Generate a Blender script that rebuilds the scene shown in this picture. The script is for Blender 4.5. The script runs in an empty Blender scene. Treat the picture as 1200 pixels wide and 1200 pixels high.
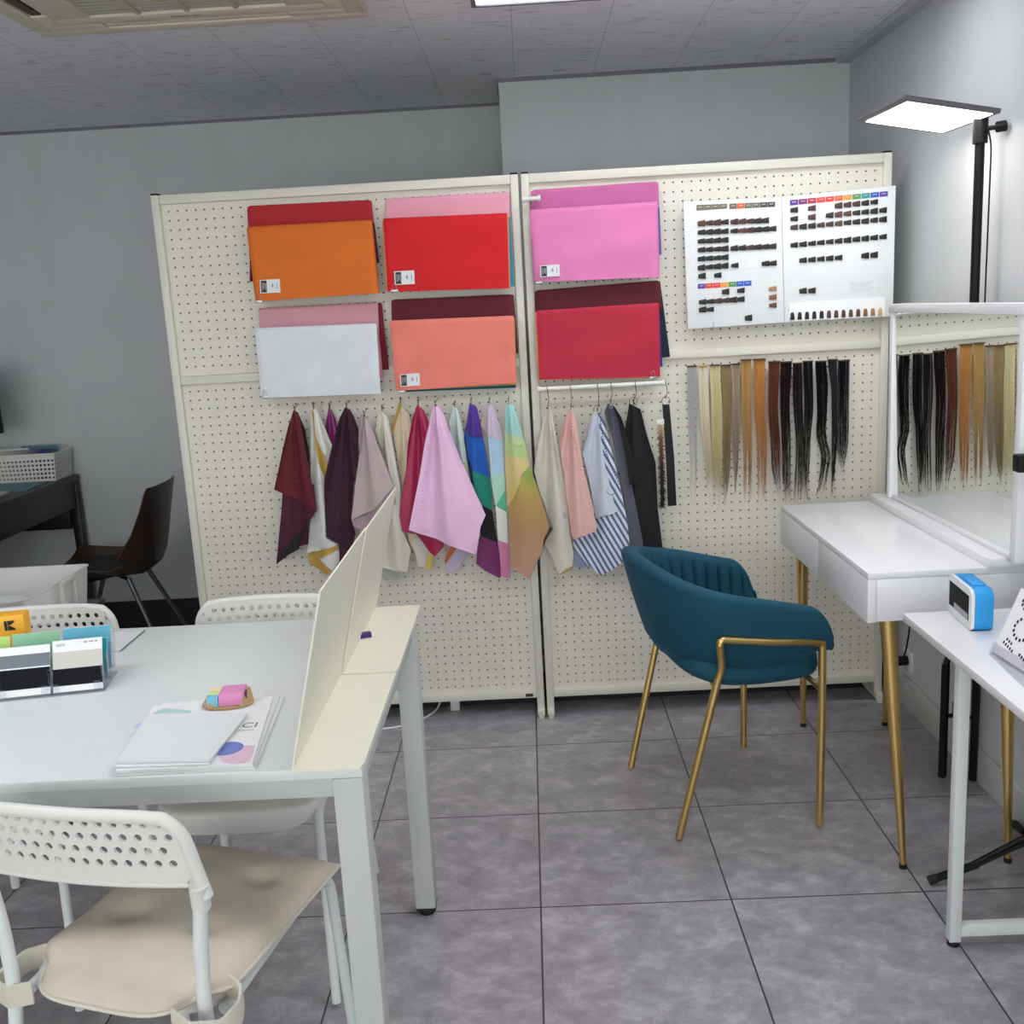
import bpy, bmesh, math, random
from math import sin, cos, pi, radians
from mathutils import Vector, Matrix
random.seed(7)
S = bpy.context.scene
COL = S.collection

# ------------------------------------------------------------------ camera, world, exposure
FOCAL_PX = 1182.6
cam_data = bpy.data.cameras.new('camera')
cam = bpy.data.objects.new('camera', cam_data); COL.objects.link(cam)
cam_data.sensor_width = 36.0; cam_data.sensor_fit = 'HORIZONTAL'
cam_data.lens = FOCAL_PX / 1200.0 * 36.0
cam_data.clip_start = 0.05
def set_camera(pos, yaw, pitch, roll):
    cy, sy = cos(yaw), sin(yaw)
    fwd = Vector((sy*cos(pitch), cy*cos(pitch), -sin(pitch)))
    right = Vector((cy, -sy, 0)); down = fwd.cross(right)
    r2 = cos(roll)*right + sin(roll)*down
    d2 = -sin(roll)*right + cos(roll)*down
    m = Matrix((r2, -d2, -fwd)).transposed().to_4x4()
    m.translation = Vector(pos); cam.matrix_world = m
set_camera((-0.0005, -3.4089, 1.4478), -0.0244, 0.2007, 0.0553)
S.camera = cam

world = bpy.data.worlds.new('world'); S.world = world
world.use_nodes = True
world.node_tree.nodes['Background'].inputs[0].default_value = (0.98, 1.0, 0.98, 1)
world.node_tree.nodes['Background'].inputs[1].default_value = 2.5
S.view_settings.view_transform = 'Standard'
S.view_settings.look = 'None'
S.view_settings.exposure = 0.5
S.cycles.transparent_max_bounces = 32
S.view_settings.gamma = 1.0
S.view_settings.use_curve_mapping = False
CEILING_LIGHT = 5.0       # emission of the ceiling panel by the pegboards
REAR_LIGHT = 8.5          # emission of the ceiling panels behind the camera
LAMP_LIGHT = 8.0         # emission of the LED panel lamp

# ------------------------------------------------------------------ helpers
def lin(c):
    c = c / 255.0
    return c/12.92 if c <= 0.04045 else ((c+0.055)/1.055)**2.4
def rgb(h):
    if isinstance(h, str):
        h = h.lstrip('#'); h = tuple(int(h[i:i+2], 16) for i in (0, 2, 4))
    return (lin(h[0]), lin(h[1]), lin(h[2]), 1.0)
MATS = {}
def mat(key, col, rough=0.5, metal=0.0, var=0.04, vscale=30.0, bump=0.0, bscale=200.0, sheen=0.0, emit=0.0, coat=0.0, trans=0.0, stretch=None, spec=0.5):
    m = bpy.data.materials.new(key); m.use_nodes = True; MATS[key] = m
    nt = m.node_tree; b = nt.nodes['Principled BSDF']
    c = rgb(col)
    b.inputs['Base Color'].default_value = c
    b.inputs['Roughness'].default_value = rough
    b.inputs['Metallic'].default_value = metal
    if sheen:
        b.inputs['Sheen Weight'].default_value = sheen; b.inputs['Sheen Roughness'].default_value = 0.35
        b.inputs['Sheen Tint'].default_value = tuple(min(1, x*2.5+0.05) for x in c[:3])+(1,)
    b.inputs['Specular IOR Level'].default_value = spec
    if coat: b.inputs['Coat Weight'].default_value = coat
    if trans:
        b.inputs['Transmission Weight'].default_value = trans; b.inputs['IOR'].default_value = 1.45
    if emit:
        b.inputs['Emission Color'].default_value = c; b.inputs['Emission Strength'].default_value = emit
    if var or bump:
        tc = nt.nodes.new('ShaderNodeTexCoord'); src = tc.outputs['Object']
        if stretch:
            mp = nt.nodes.new('ShaderNodeMapping'); mp.inputs['Scale'].default_value = stretch
            nt.links.new(src, mp.inputs[0]); src = mp.outputs[0]
        if var:
            n = nt.nodes.new('ShaderNodeTexNoise'); n.inputs['Scale'].default_value = vscale; n.inputs['Detail'].default_value = 4
            nt.links.new(src, n.inputs['Vector'])
            r = nt.nodes.new('ShaderNodeValToRGB')
            r.color_ramp.elements[0].position = 0.3; r.color_ramp.elements[1].position = 0.7
            r.color_ramp.elements[0].color = tuple(x*(1-var) for x in c[:3])+(1,)
            r.color_ramp.elements[1].color = tuple(min(1, x*(1+var)) for x in c[:3])+(1,)
            nt.links.new(n.outputs['Fac'], r.inputs[0]); nt.links.new(r.outputs[0], b.inputs['Base Color'])
        if bump:
            n2 = nt.nodes.new('ShaderNodeTexNoise'); n2.inputs['Scale'].default_value = bscale; n2.inputs['Detail'].default_value = 3
            nt.links.new(src, n2.inputs['Vector'])
            bp = nt.nodes.new('ShaderNodeBump'); bp.inputs['Strength'].default_value = bump; bp.inputs['Distance'].default_value = 0.002
            nt.links.new(n2.outputs['Fac'], bp.inputs['Height']); nt.links.new(bp.outputs[0], b.inputs['Normal'])
    return m

class MB:
    """collects shapes into one mesh"""
    def __init__(s): s.v = []; s.f = []; s.mi = []; s.cur = 0
    def add(s, verts, faces):
        o = len(s.v); s.v += [tuple(q) for q in verts]
        for f in faces: s.f.append(tuple(i+o for i in f)); s.mi.append(s.cur)
    def frombm(s, bm):
        bm.verts.index_update()
        s.add([v.co.copy() for v in bm.verts], [[v.index for v in f.verts] for f in bm.faces]); bm.free()
    def box(s, lo, hi, bev=0.0, rot=None, about=None, seg=2):
        bm = bmesh.new(); bmesh.ops.create_cube(bm, size=1)
        c = [(a+b)/2 for a, b in zip(lo, hi)]; d = [abs(b-a) for a, b in zip(lo, hi)]
        bmesh.ops.scale(bm, vec=d, verts=bm.verts)
        if bev: bmesh.ops.bevel(bm, geom=list(bm.edges), offset=min(bev, min(d)*0.45), segments=seg, affect='EDGES', profile=0.5)
        if rot is not None and about is None: bmesh.ops.transform(bm, matrix=rot.to_4x4(), verts=bm.verts)
        bmesh.ops.translate(bm, vec=c, verts=bm.verts)
        if rot is not None and about is not None:
            a = Vector(about)
            for v in bm.verts: v.co = rot @ (v.co-a) + a
        s.frombm(bm); return s
    def tube(s, pts, r, n=10, caps=True):
        P = [Vector(q) for q in pts]; rs = r if isinstance(r, (list, tuple)) else [r]*len(P)
        up = None; verts = []; faces = []
        for i, q in enumerate(P):
            if i == 0: t = P[1]-P[0]
            elif i == len(P)-1: t = P[-1]-P[-2]
            else: t = (P[i+1]-q).normalized()+(q-P[i-1]).normalized()
            t.normalize()
            if up is None: up = Vector((0, 0, 1)) if abs(t.z) < 0.9 else Vector((1, 0, 0))
            x = t.cross(up)
            if x.length < 1e-6: x = t.cross(Vector((0, 1, 0)))
            x.normalize(); y = x.cross(t).normalized(); up = y
            k = 1.0
            if 0 < i < len(P)-1:
                a = (P[i+1]-q).angle(q-P[i-1]); k = min(1.6, 1/max(0.3, cos(a/2)))
            for j in range(n):
                a = 2*pi*j/n; verts.append(q+(x*cos(a)+y*sin(a))*rs[i]*(k if n < 6 else 1))
        for i in range(len(P)-1):
            for j in range(n):
                faces.append((i*n+j, i*n+(j+1) % n, (i+1)*n+(j+1) % n, (i+1)*n+j))
        if caps: faces.append(tuple(range(n))[::-1]); faces.append(tuple(range((len(P)-1)*n, len(P)*n)))
        s.add(verts, faces); return s
    def prism(s, poly, d, bev=0.0):
        """poly: 3D points in order, extruded by vector d"""
        d = Vector(d); n = len(poly); P = [Vector(q) for q in poly]
        if bev:
            bm = bmesh.new(); vs = [bm.verts.new(q) for q in P]; f = bm.faces.new(vs)
            r = bmesh.ops.extrude_face_region(bm, geom=[f])
            bmesh.ops.translate(bm, vec=d, verts=[g for g in r['geom'] if isinstance(g, bmesh.types.BMVert)])
            bmesh.ops.recalc_face_normals(bm, faces=bm.faces)
            bmesh.ops.bevel(bm, geom=list(bm.edges), offset=bev, segments=2, affect='EDGES', profile=0.5)
            s.frombm(bm); return s
        s.add(P+[q+d for q in P], [tuple(range(n)), tuple(range(2*n-1, n-1, -1))]+[(i, n+i, n+(i+1) % n, (i+1) % n) for i in range(n)])
        return s
    def loft(s, rings, caps=True, closed=True):
        n = len(rings[0]); o = [q for r in rings for q in r]; F = []
        m = n if closed else n-1
        for i in range(len(rings)-1):
            for j in range(m):
                F.append((i*n+j, i*n+(j+1) % n, (i+1)*n+(j+1) % n, (i+1)*n+j))
        if caps: F.append(tuple(range(n))[::-1]); F.append(tuple(range((len(rings)-1)*n, len(rings)*n)))
        s.add(o, F); return s
    def disc(s, c, r, n=24, normal='z', ry=None):
        ry = ry or r
        if normal == 'z': V = [(c[0]+r*cos(2*pi*i/n), c[1]+ry*sin(2*pi*i/n), c[2]) for i in range(n)]
        elif normal == 'y': V = [(c[0]+r*cos(2*pi*i/n), c[1], c[2]+ry*sin(2*pi*i/n)) for i in range(n)]
        s.add(V, [tuple(range(n))]); return s
    def torus(s, c, R, r, axis='y', n=24, m=8, a0=0, a1=2*pi):
        pts = []
        for i in range(n+1):
            a = a0+(a1-a0)*i/n
            pts.append({'y': (c[0]+R*cos(a), c[1], c[2]+R*sin(a)), 'z': (c[0]+R*cos(a), c[1]+R*sin(a), c[2]), 'x': (c[0], c[1]+R*cos(a), c[2]+R*sin(a))}[axis])
        return s.tube(pts, r, m)
    def use(s, i): s.cur = i; return s
    def build(s, name, mats, parent=None, local=False, smooth=True, angle=35, fix=True):
        if not isinstance(mats, (list, tuple)): mats = [mats]
        xs = list(zip(*s.v)); c = Vector([(min(a)+max(a))/2 for a in xs])
        c.z = min(xs[2]) if parent is None else c.z
        me = bpy.data.meshes.new(name)
        me.from_pydata([(v[0]-c.x, v[1]-c.y, v[2]-c.z) for v in s.v], [], s.f)
        for m in mats: me.materials.append(MATS[m] if isinstance(m, str) else m)
        me.polygons.foreach_set('material_index', s.mi)
        if fix:
            bm = bmesh.new(); bm.from_mesh(me); bmesh.ops.recalc_face_normals(bm, faces=bm.faces); bm.to_mesh(me); bm.free()
        if smooth:
            me.polygons.foreach_set('use_smooth', [True]*len(me.polygons)); me.set_sharp_from_angle(angle=radians(angle))
        me.update()
        o = bpy.data.objects.new(name, me); COL.objects.link(o)
        if parent is not None:
            o.parent = parent
            o.location = c if local else c-PW(parent)
        else: o.location = c
        return o
def PW(o):
    p = Vector(o.location)
    while o.parent is not None: o = o.parent; p = p+Vector(o.location)
    return p
def tag(o, label, cat, group=None, kind=None):
    o['label'] = label; o['category'] = cat
    if group: o['group'] = group
    if kind: o['kind'] = kind
    return o
def thing(name, label, cat, loc, rz=0, group=None):
    o = bpy.data.objects.new(name, None); COL.objects.link(o)
    o.empty_display_size = 0.05
    o.location = loc; o.rotation_euler = (0, 0, rz)
    return tag(o, label, cat, group)
def struct(o, label=None, cat=None):
    o['kind'] = 'structure'
    if label: o['label'] = label
    o['category'] = cat or o.name.split('_')[0]
    return o
def copy_tree(o, parent=None):
    c = o.copy(); COL.objects.link(c)
    if parent is not None: c.parent = parent
    for ch in list(o.children): copy_tree(ch, c)
    return c
def arc(c, r, a0, a1, n, f):
    return [f(c[0]+r*cos(a0+(a1-a0)*i/n), c[1]+r*sin(a0+(a1-a0)*i/n)) for i in range(n+1)]
def fillet(pts, r, n=5):
    """polyline with rounded corners"""
    P = [Vector(q) for q in pts]; out = [P[0]]
    for i in range(1, len(P)-1):
        a, b, c = P[i-1], P[i], P[i+1]
        d1 = (a-b); d2 = (c-b); k = min(r, d1.length*0.45, d2.length*0.45)
        p1 = b+d1.normalized()*k; p2 = b+d2.normalized()*k
        for j in range(n+1):
            t = j/n; out.append(p1*(1-t)**2+b*2*t*(1-t)+p2*t*t)
    out.append(P[-1]); return out

# ------------------------------------------------------------------ measured outlines (metres, on the pegboard planes)
CLOTHS = [('burgundy',(-0.7892,1.1474),-0.045,0.005,14,0,[('burgundy',-0.012,[(-0.7914,1.1477),(-0.7805,1.1471),(-0.7727,1.1248),(-0.7664,1.042),(-0.7566,0.9415),(-0.7453,0.8068),(-0.8027,0.8381),(-0.8556,0.868),(-0.8807,0.885),(-0.8455,0.9963),(-0.8099,1.1049)]),('plum',0,[(-0.8553,0.8996),(-0.7497,0.8941),(-0.7473,0.8056),(-0.7624,0.7824),(-0.7776,0.7649),(-0.7871,0.6877),(-0.8209,0.6779),(-0.9048,0.6211),(-0.8887,0.7073),(-0.8711,0.7983)]),('black',-0.004,[(-0.904,0.6198),(-0.8888,0.6574),(-0.8334,0.7141),(-0.7758,0.7685),(-0.8062,0.7156),(-0.8218,0.6829),(-0.8195,0.6712),(-0.8741,0.6462)]),('black',0.006,[(-0.7944,1.1471),(-0.7834,1.1465),(-0.7613,1.0781),(-0.756,1.0001),(-0.7617,0.9163),(-0.7823,0.9174),(-0.7872,1.0961)])]),('white_gold',(-0.7279,1.1502),-0.034,0.006,16,1,[('satin_white',0,[(-0.7367,1.1501),(-0.7161,1.1468),(-0.6747,1.0063),(-0.6986,0.9572),(-0.7153,0.8904),(-0.7161,0.8451),(-0.7242,0.7079),(-0.6844,0.6781),(-0.7394,0.6652),(-0.7998,0.6509),(-0.7945,0.671),(-0.78,0.7454),(-0.763,0.8247),(-0.7622,0.9042),(-0.7523,1.0382)]),('gold',-0.006,[(-0.7346,1.1473),(-0.7279,1.1371),(-0.7257,1.0543),(-0.7149,1.0092),(-0.7025,0.9807),(-0.6974,0.9581),(-0.7088,0.9126),(-0.7183,0.9423),(-0.7286,0.9988),(-0.733,1.0823)]),('gold',-0.002,[(-0.7961,0.6494),(-0.684,0.6786),(-0.6852,0.6647),(-0.7592,0.6313),(-0.7146,0.5904),(-0.7302,0.5748),(-0.7626,0.5941),(-0.7949,0.6144)]),('satin_white',0.003,[(-0.766,0.6303),(-0.6828,0.6703),(-0.6807,0.6295),(-0.7129,0.5873)])]),('magenta',(-0.6801,1.1441),-0.004,0.003,14,2,[('magenta',0,[(-0.6835,1.1443),(-0.6768,1.144),(-0.6645,1.1078),(-0.6598,1.0602),(-0.673,0.9625),(-0.6913,0.8839),(-0.7071,0.8847),(-0.7035,0.9979),(-0.7026,1.0809)])]),('dark_plum',(-0.6124,1.1492),-0.058,0.006,15,0.5,[('dark_plum',0,[(-0.6179,1.1495),(-0.6022,1.141),(-0.5918,1.1154),(-0.5819,1.071),(-0.5879,0.9607),(-0.6117,0.8837),(-0.6325,0.7716),(-0.6174,0.7194),(-0.6467,0.6404),(-0.6809,0.5724),(-0.6852,0.6134),(-0.6796,0.6824),(-0.7193,0.7103),(-0.7132,0.8495),(-0.7049,0.9166),(-0.6716,1.0206),(-0.6398,1.1124)])]),('mauve',(-0.5532,1.1207),-0.076,0.005,13,0.2,[('mauve',-0.004,[(-0.5495,1.1183),(-0.5451,1.118),(-0.5212,1.0377),(-0.4976,0.9566),(-0.4747,0.8777),(-0.5459,0.8029),(-0.6178,0.7727),(-0.6266,0.7675),(-0.602,0.8927),(-0.5773,1.0077)]),('mauve_dark',0.004,[(-0.627,0.7658),(-0.5548,0.8102),(-0.4757,0.878),(-0.4703,0.8193),(-0.5216,0.7745),(-0.5474,0.6962),(-0.5873,0.7211),(-0.6212,0.7484)]),('mauve_dark',0.008,[(-0.5662,1.1233),(-0.5491,1.1197),(-0.5622,1.0602),(-0.5797,1.0034),(-0.5796,1.0557),(-0.5737,1.0992)])]),('cream',(-0.4973,1.1331),-0.04,0.007,18,0.3,[('cream',0,[(-0.5083,1.1337),(-0.4853,1.1325),(-0.4753,1.0632),(-0.4622,0.9121),(-0.4566,0.8611),(-0.4649,0.782),(-0.4554,0.7071),(-0.4373,0.6484),(-0.4543,0.5725),(-0.5021,0.5772),(-0.5465,0.59),(-0.5316,0.7052),(-0.4946,0.8177),(-0.4746,0.8156),(-0.48,0.8906),(-0.5178,1.0156),(-0.5237,1.0658)]),('gray_cloth',0.008,[(-0.5446,0.6287),(-0.4559,0.6008),(-0.4581,0.5717),(-0.4882,0.5498),(-0.5394,0.5365),(-0.5501,0.5599)])]),('beige_gold',(-0.4373,1.1512),-0.016,0.005,15,0.8,[('beige',0,[(-0.4432,1.1471),(-0.4289,1.132),(-0.411,1.1123),(-0.4068,1.0789),(-0.423,0.9513),(-0.4208,0.7921),(-0.3736,0.6626),(-0.3724,0.6159),(-0.3802,0.5694),(-0.4201,0.5861),(-0.4251,0.6419),(-0.4415,0.6661),(-0.4573,0.794),(-0.4552,0.8738),(-0.4711,1.0517)]),('gold',-0.003,[(-0.4437,1.1496),(-0.4318,1.1468),(-0.46,1.0821),(-0.4707,1.0449),(-0.4764,1.0563)]),('yellow',-0.004,[(-0.3726,0.6315),(-0.364,0.6165),(-0.3764,0.5691),(-0.3953,0.5759)]),('cream',-0.003,[(-0.4247,0.6891),(-0.3824,0.6783),(-0.3806,0.6404),(-0.3952,0.5797),(-0.4184,0.5897),(-0.4239,0.6309)])]),('crimson',(-0.3734,1.1465),-0.06,0.005,15,0.1,[('crimson',0,[(-0.3779,1.1457),(-0.367,1.1451),(-0.3559,1.125),(-0.3455,1.0944),(-0.3428,1.0559),(-0.3563,1.0044),(-0.3804,0.9),(-0.4049,0.7147),(-0.3393,0.6942),(-0.3202,0.6789),(-0.3216,0.6589),(-0.3523,0.6282),(-0.3708,0.6441),(-0.4141,0.7049),(-0.4607,0.7176),(-0.4647,0.7748),(-0.4463,0.8698),(-0.4306,0.9306),(-0.4153,1.024),(-0.396,1.0998)])]),('lilac_pink',(-0.3133,1.1423),-0.1,0.008,12,0.4,[('lilac_pink',0,[(-0.3206,1.1399),(-0.3023,1.1417),(-0.2923,1.1275),(-0.2771,1.066),(-0.2588,1.0096),(-0.2451,0.9642),(-0.2071,0.8609),(-0.171,0.7651),(-0.1894,0.7287),(-0.2098,0.636),(-0.2702,0.6635),(-0.3306,0.6898),(-0.3856,0.7099),(-0.4322,0.7296),(-0.4126,0.8032),(-0.382,0.9152),(-0.3577,1.0203),(-0.3396,1.0804)])]),('aqua_fold',(-0.2549,1.1303),-0.026,0.005,14,0,[('pale_aqua',0,[(-0.2605,1.1306),(-0.247,1.1299),(-0.2422,1.1004),(-0.2289,1.0263),(-0.223,0.9405),(-0.2634,0.9311),(-0.2777,1.0402),(-0.2775,1.077)]),('pale_lime',0,[(-0.2632,0.934),(-0.223,0.9405),(-0.2129,0.8478),(-0.2347,0.7558),(-0.2575,0.757),(-0.2629,0.8504)]),('pale_lilac',0,[(-0.2682,0.7692),(-0.2225,0.7669),(-0.2248,0.6374),(-0.2565,0.6105),(-0.2756,0.5673),(-0.3115,0.5512),(-0.3252,0.589),(-0.3137,0.6479),(-0.29,0.6999)]),('orange_stripe',-0.003,[(-0.2988,0.6508),(-0.2809,0.6422),(-0.3025,0.6124),(-0.3215,0.5883),(-0.3254,0.5987),(-0.3148,0.6279)])]),('jewel_bands',(-0.1983,1.1382),-0.046,0.004,12,1,[('purple',0,[(-0.205,1.1374),(-0.1895,1.1366),(-0.1798,1.1216),(-0.1662,1.0222),(-0.1885,1.0256),(-0.2162,1.0305),(-0.2243,1.0444),(-0.2147,1.0899)]),('blue',0,[(-0.2243,1.0444),(-0.2079,1.0289),(-0.1662,1.0222),(-0.1582,0.9686),(-0.1506,0.8855),(-0.2066,0.9142),(-0.2203,0.9662)]),('green',0,[(-0.2093,0.9155),(-0.1506,0.8861),(-0.1493,0.7718),(-0.1766,0.7918),(-0.2055,0.8395)]),('black',0,[(-0.18,0.7931),(-0.1493,0.7718),(-0.1443,0.7203),(-0.1375,0.6602),(-0.192,0.6877),(-0.1949,0.7346)]),('wine_purple',0,[(-0.1942,0.6889),(-0.1375,0.6602),(-0.1339,0.6022),(-0.1301,0.5474),(-0.1378,0.5334),(-0.1878,0.5664),(-0.2151,0.5915),(-0.2102,0.6238)]),('navy',0.004,[(-0.2223,1.0618),(-0.2054,1.0271),(-0.2057,0.9135),(-0.202,0.8444),(-0.215,0.8738),(-0.2258,0.9545),(-0.2304,1.0228)])]),('pastel_bands',(-0.1363,1.1368),-0.066,0.005,12,2,[('pale_lilac',0,[(-0.1447,1.1361),(-0.1281,1.1353),(-0.1164,1.0981),(-0.1066,1.0558),(-0.1012,1.0135),(-0.1264,1.0216),(-0.1461,1.0271),(-0.1519,1.061)]),('mauve',0.004,[(-0.1494,1.1244),(-0.1407,1.1211),(-0.1477,1.0211),(-0.1605,1.0498),(-0.1699,1.0614),(-0.1661,1.0863)]),('pale_blue',0,[(-0.1472,1.0283),(-0.1264,1.0216),(-0.1012,1.0135),(-0.1016,0.9063),(-0.1249,0.9007),(-0.1448,0.896),(-0.1459,0.9539)]),('mint',0,[(-0.146,0.8961),(-0.1249,0.9007),(-0.1016,0.9063),(-0.1006,0.8435),(-0.135,0.7936),(-0.1401,0.8226)]),('green_light',0,[(-0.1005,0.8446),(-0.1002,0.7676),(-0.135,0.7936)]),('white_cloth',0,[(-0.136,0.7948),(-0.1002,0.7676),(-0.1012,0.6572),(-0.1339,0.6741),(-0.1357,0.7417)]),('pink_stripe',0,[(-0.1349,0.6753),(-0.1012,0.6572),(-0.0996,0.5937),(-0.099,0.5405),(-0.104,0.5331),(-0.1319,0.5469),(-0.1313,0.6189)])]),('green_brown',(-0.0732,1.1354),-0.086,0.005,11,0.3,[('dye_back',0,[(-0.081,1.1341),(-0.059,1.133),(-0.0507,1.1022),(-0.038,1.0518),(-0.0255,0.9927),(-0.0565,0.9943),(-0.0916,1.0112),(-0.087,1.1042)]),('dye_back',-0.0006,[(-0.0916,1.0124),(-0.0564,0.9955),(-0.0255,0.9938),(-0.0145,0.9254),(-0.054,0.8846),(-0.0964,0.915)]),('dye_back',-0.0012,[(-0.0963,0.9162),(-0.0778,0.9085),(-0.0431,0.8898),(-0.0713,0.8231),(-0.0956,0.7889),(-0.0965,0.8528)]),('dye_front',0,[(-0.0431,0.8896),(-0.0145,0.9264),(0.0036,0.8645),(-0.0477,0.8444),(-0.0602,0.8422)]),('dye_front',-0.0006,[(-0.0601,0.844),(-0.0477,0.8457),(0.0037,0.8668),(0.0201,0.8011),(0.0412,0.7139),(0.03,0.6914),(-0.018,0.7687),(-0.0931,0.7932),(-0.0724,0.8219)]),('dye_front',-0.0012,[(-0.0948,0.7923),(-0.0179,0.77),(0.0313,0.6938),(0.0202,0.6746),(0.0151,0.6401),(0.0075,0.623),(-0.038,0.5403),(-0.0954,0.5861),(-0.0959,0.6806)]),('dark_brown',0.005,[(0.0403,0.715),(0.0535,0.7074),(0.028,0.6699),(0.0074,0.6185),(-0.0382,0.5368),(-0.0405,0.5476),(0.0095,0.6388),(0.0171,0.6792)])]),('cream_plain',(0.0558,1.1074),-0.048,0.008,14,0.2,[('cream',0,[(0.0509,1.1053),(0.0616,1.1059),(0.068,1.0908),(0.0779,1.0217),(0.0912,0.9187),(0.1021,0.8268),(0.1111,0.6844),(0.1201,0.609),(0.1136,0.5703),(0.0671,0.5411),(0.0436,0.6034),(0.0196,0.6485),(0.0349,0.6758),(0.0541,0.6985),(0.0435,0.7313),(0.0148,0.8252),(-0.0008,0.8992),(0.0153,0.983),(0.0319,1.054)]),('gold',0.004,[(0.0881,0.5718),(0.1165,0.5767),(0.1095,0.5568),(0.0714,0.5398)])]),('pink_satin',(0.1311,1.1096),-0.086,0.006,16,0.6,[('pink_satin',0,[(0.127,1.1075),(0.1363,1.107),(0.145,1.076),(0.157,0.9689),(0.1659,0.8967),(0.1858,0.7991),(0.2002,0.7068),(0.1973,0.691),(0.1816,0.6881),(0.1238,0.6677),(0.1153,0.6804),(0.1056,0.8033),(0.0974,0.8883),(0.0874,0.9952),(0.1087,1.0779)]),('gold',0.003,[(0.0989,0.8515),(0.1099,0.8025),(0.1219,0.6917),(0.1232,0.6658),(0.1143,0.681),(0.1047,0.7784)])]),('blue_stripe',(0.22,1.0889),-0.05,0.006,14,0.4,[('stripes',0,[(0.2081,1.0877),(0.2358,1.0863),(0.2502,1.0249),(0.2807,0.8728),(0.3007,0.7494),(0.3094,0.6809),(0.3119,0.6247),(0.2952,0.5754),(0.2112,0.5261),(0.1669,0.5631),(0.1239,0.6312),(0.1176,0.6534),(0.1778,0.6876),(0.1929,0.7673),(0.1822,0.8779),(0.1846,1.0164)]),('pale_denim',-0.01,[(0.2081,1.0899),(0.2197,1.084),(0.2254,1.0155),(0.2391,0.9008),(0.2647,0.7778),(0.271,0.7499),(0.1998,0.7283),(0.1862,0.8429),(0.1639,0.9589),(0.1843,1.0236)]),('gray_blue',0.006,[(0.117,0.6332),(0.1385,0.607),(0.1732,0.5599),(0.1485,0.5529),(0.1255,0.5585),(0.1197,0.5954)])]),('dark_gray',(0.2644,1.1159),-0.042,0.005,13,0.2,[('charcoal',0,[(0.2576,1.1147),(0.2705,1.114),(0.2814,1.0957),(0.3042,0.9959),(0.327,0.8349),(0.3584,0.6374),(0.3565,0.5324),(0.3288,0.4498),(0.3109,0.5347),(0.3136,0.6221),(0.306,0.7549),(0.2794,0.9123),(0.2666,0.9979),(0.2436,1.0873)]),('black_leather',-0.012,[(0.2674,1.1122),(0.277,1.1034),(0.299,1.0648),(0.3235,0.9806),(0.3523,0.841),(0.3392,0.8417),(0.319,0.8374),(0.3079,0.9339),(0.2861,1.0665)])]),('black',(0.3433,1.1077),-0.016,0.004,13,1.2,[('black',0,[(0.3291,1.1074),(0.3521,1.1062),(0.3662,1.0871),(0.3779,1.0364),(0.3897,0.988),(0.4139,0.9013),(0.4152,0.744),(0.428,0.6111),(0.4285,0.5218),(0.3652,0.4856),(0.3606,0.609),(0.3403,0.7424),(0.3292,0.8193),(0.3292,0.9057),(0.3157,0.9813),(0.3138,1.0212)])])]
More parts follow.
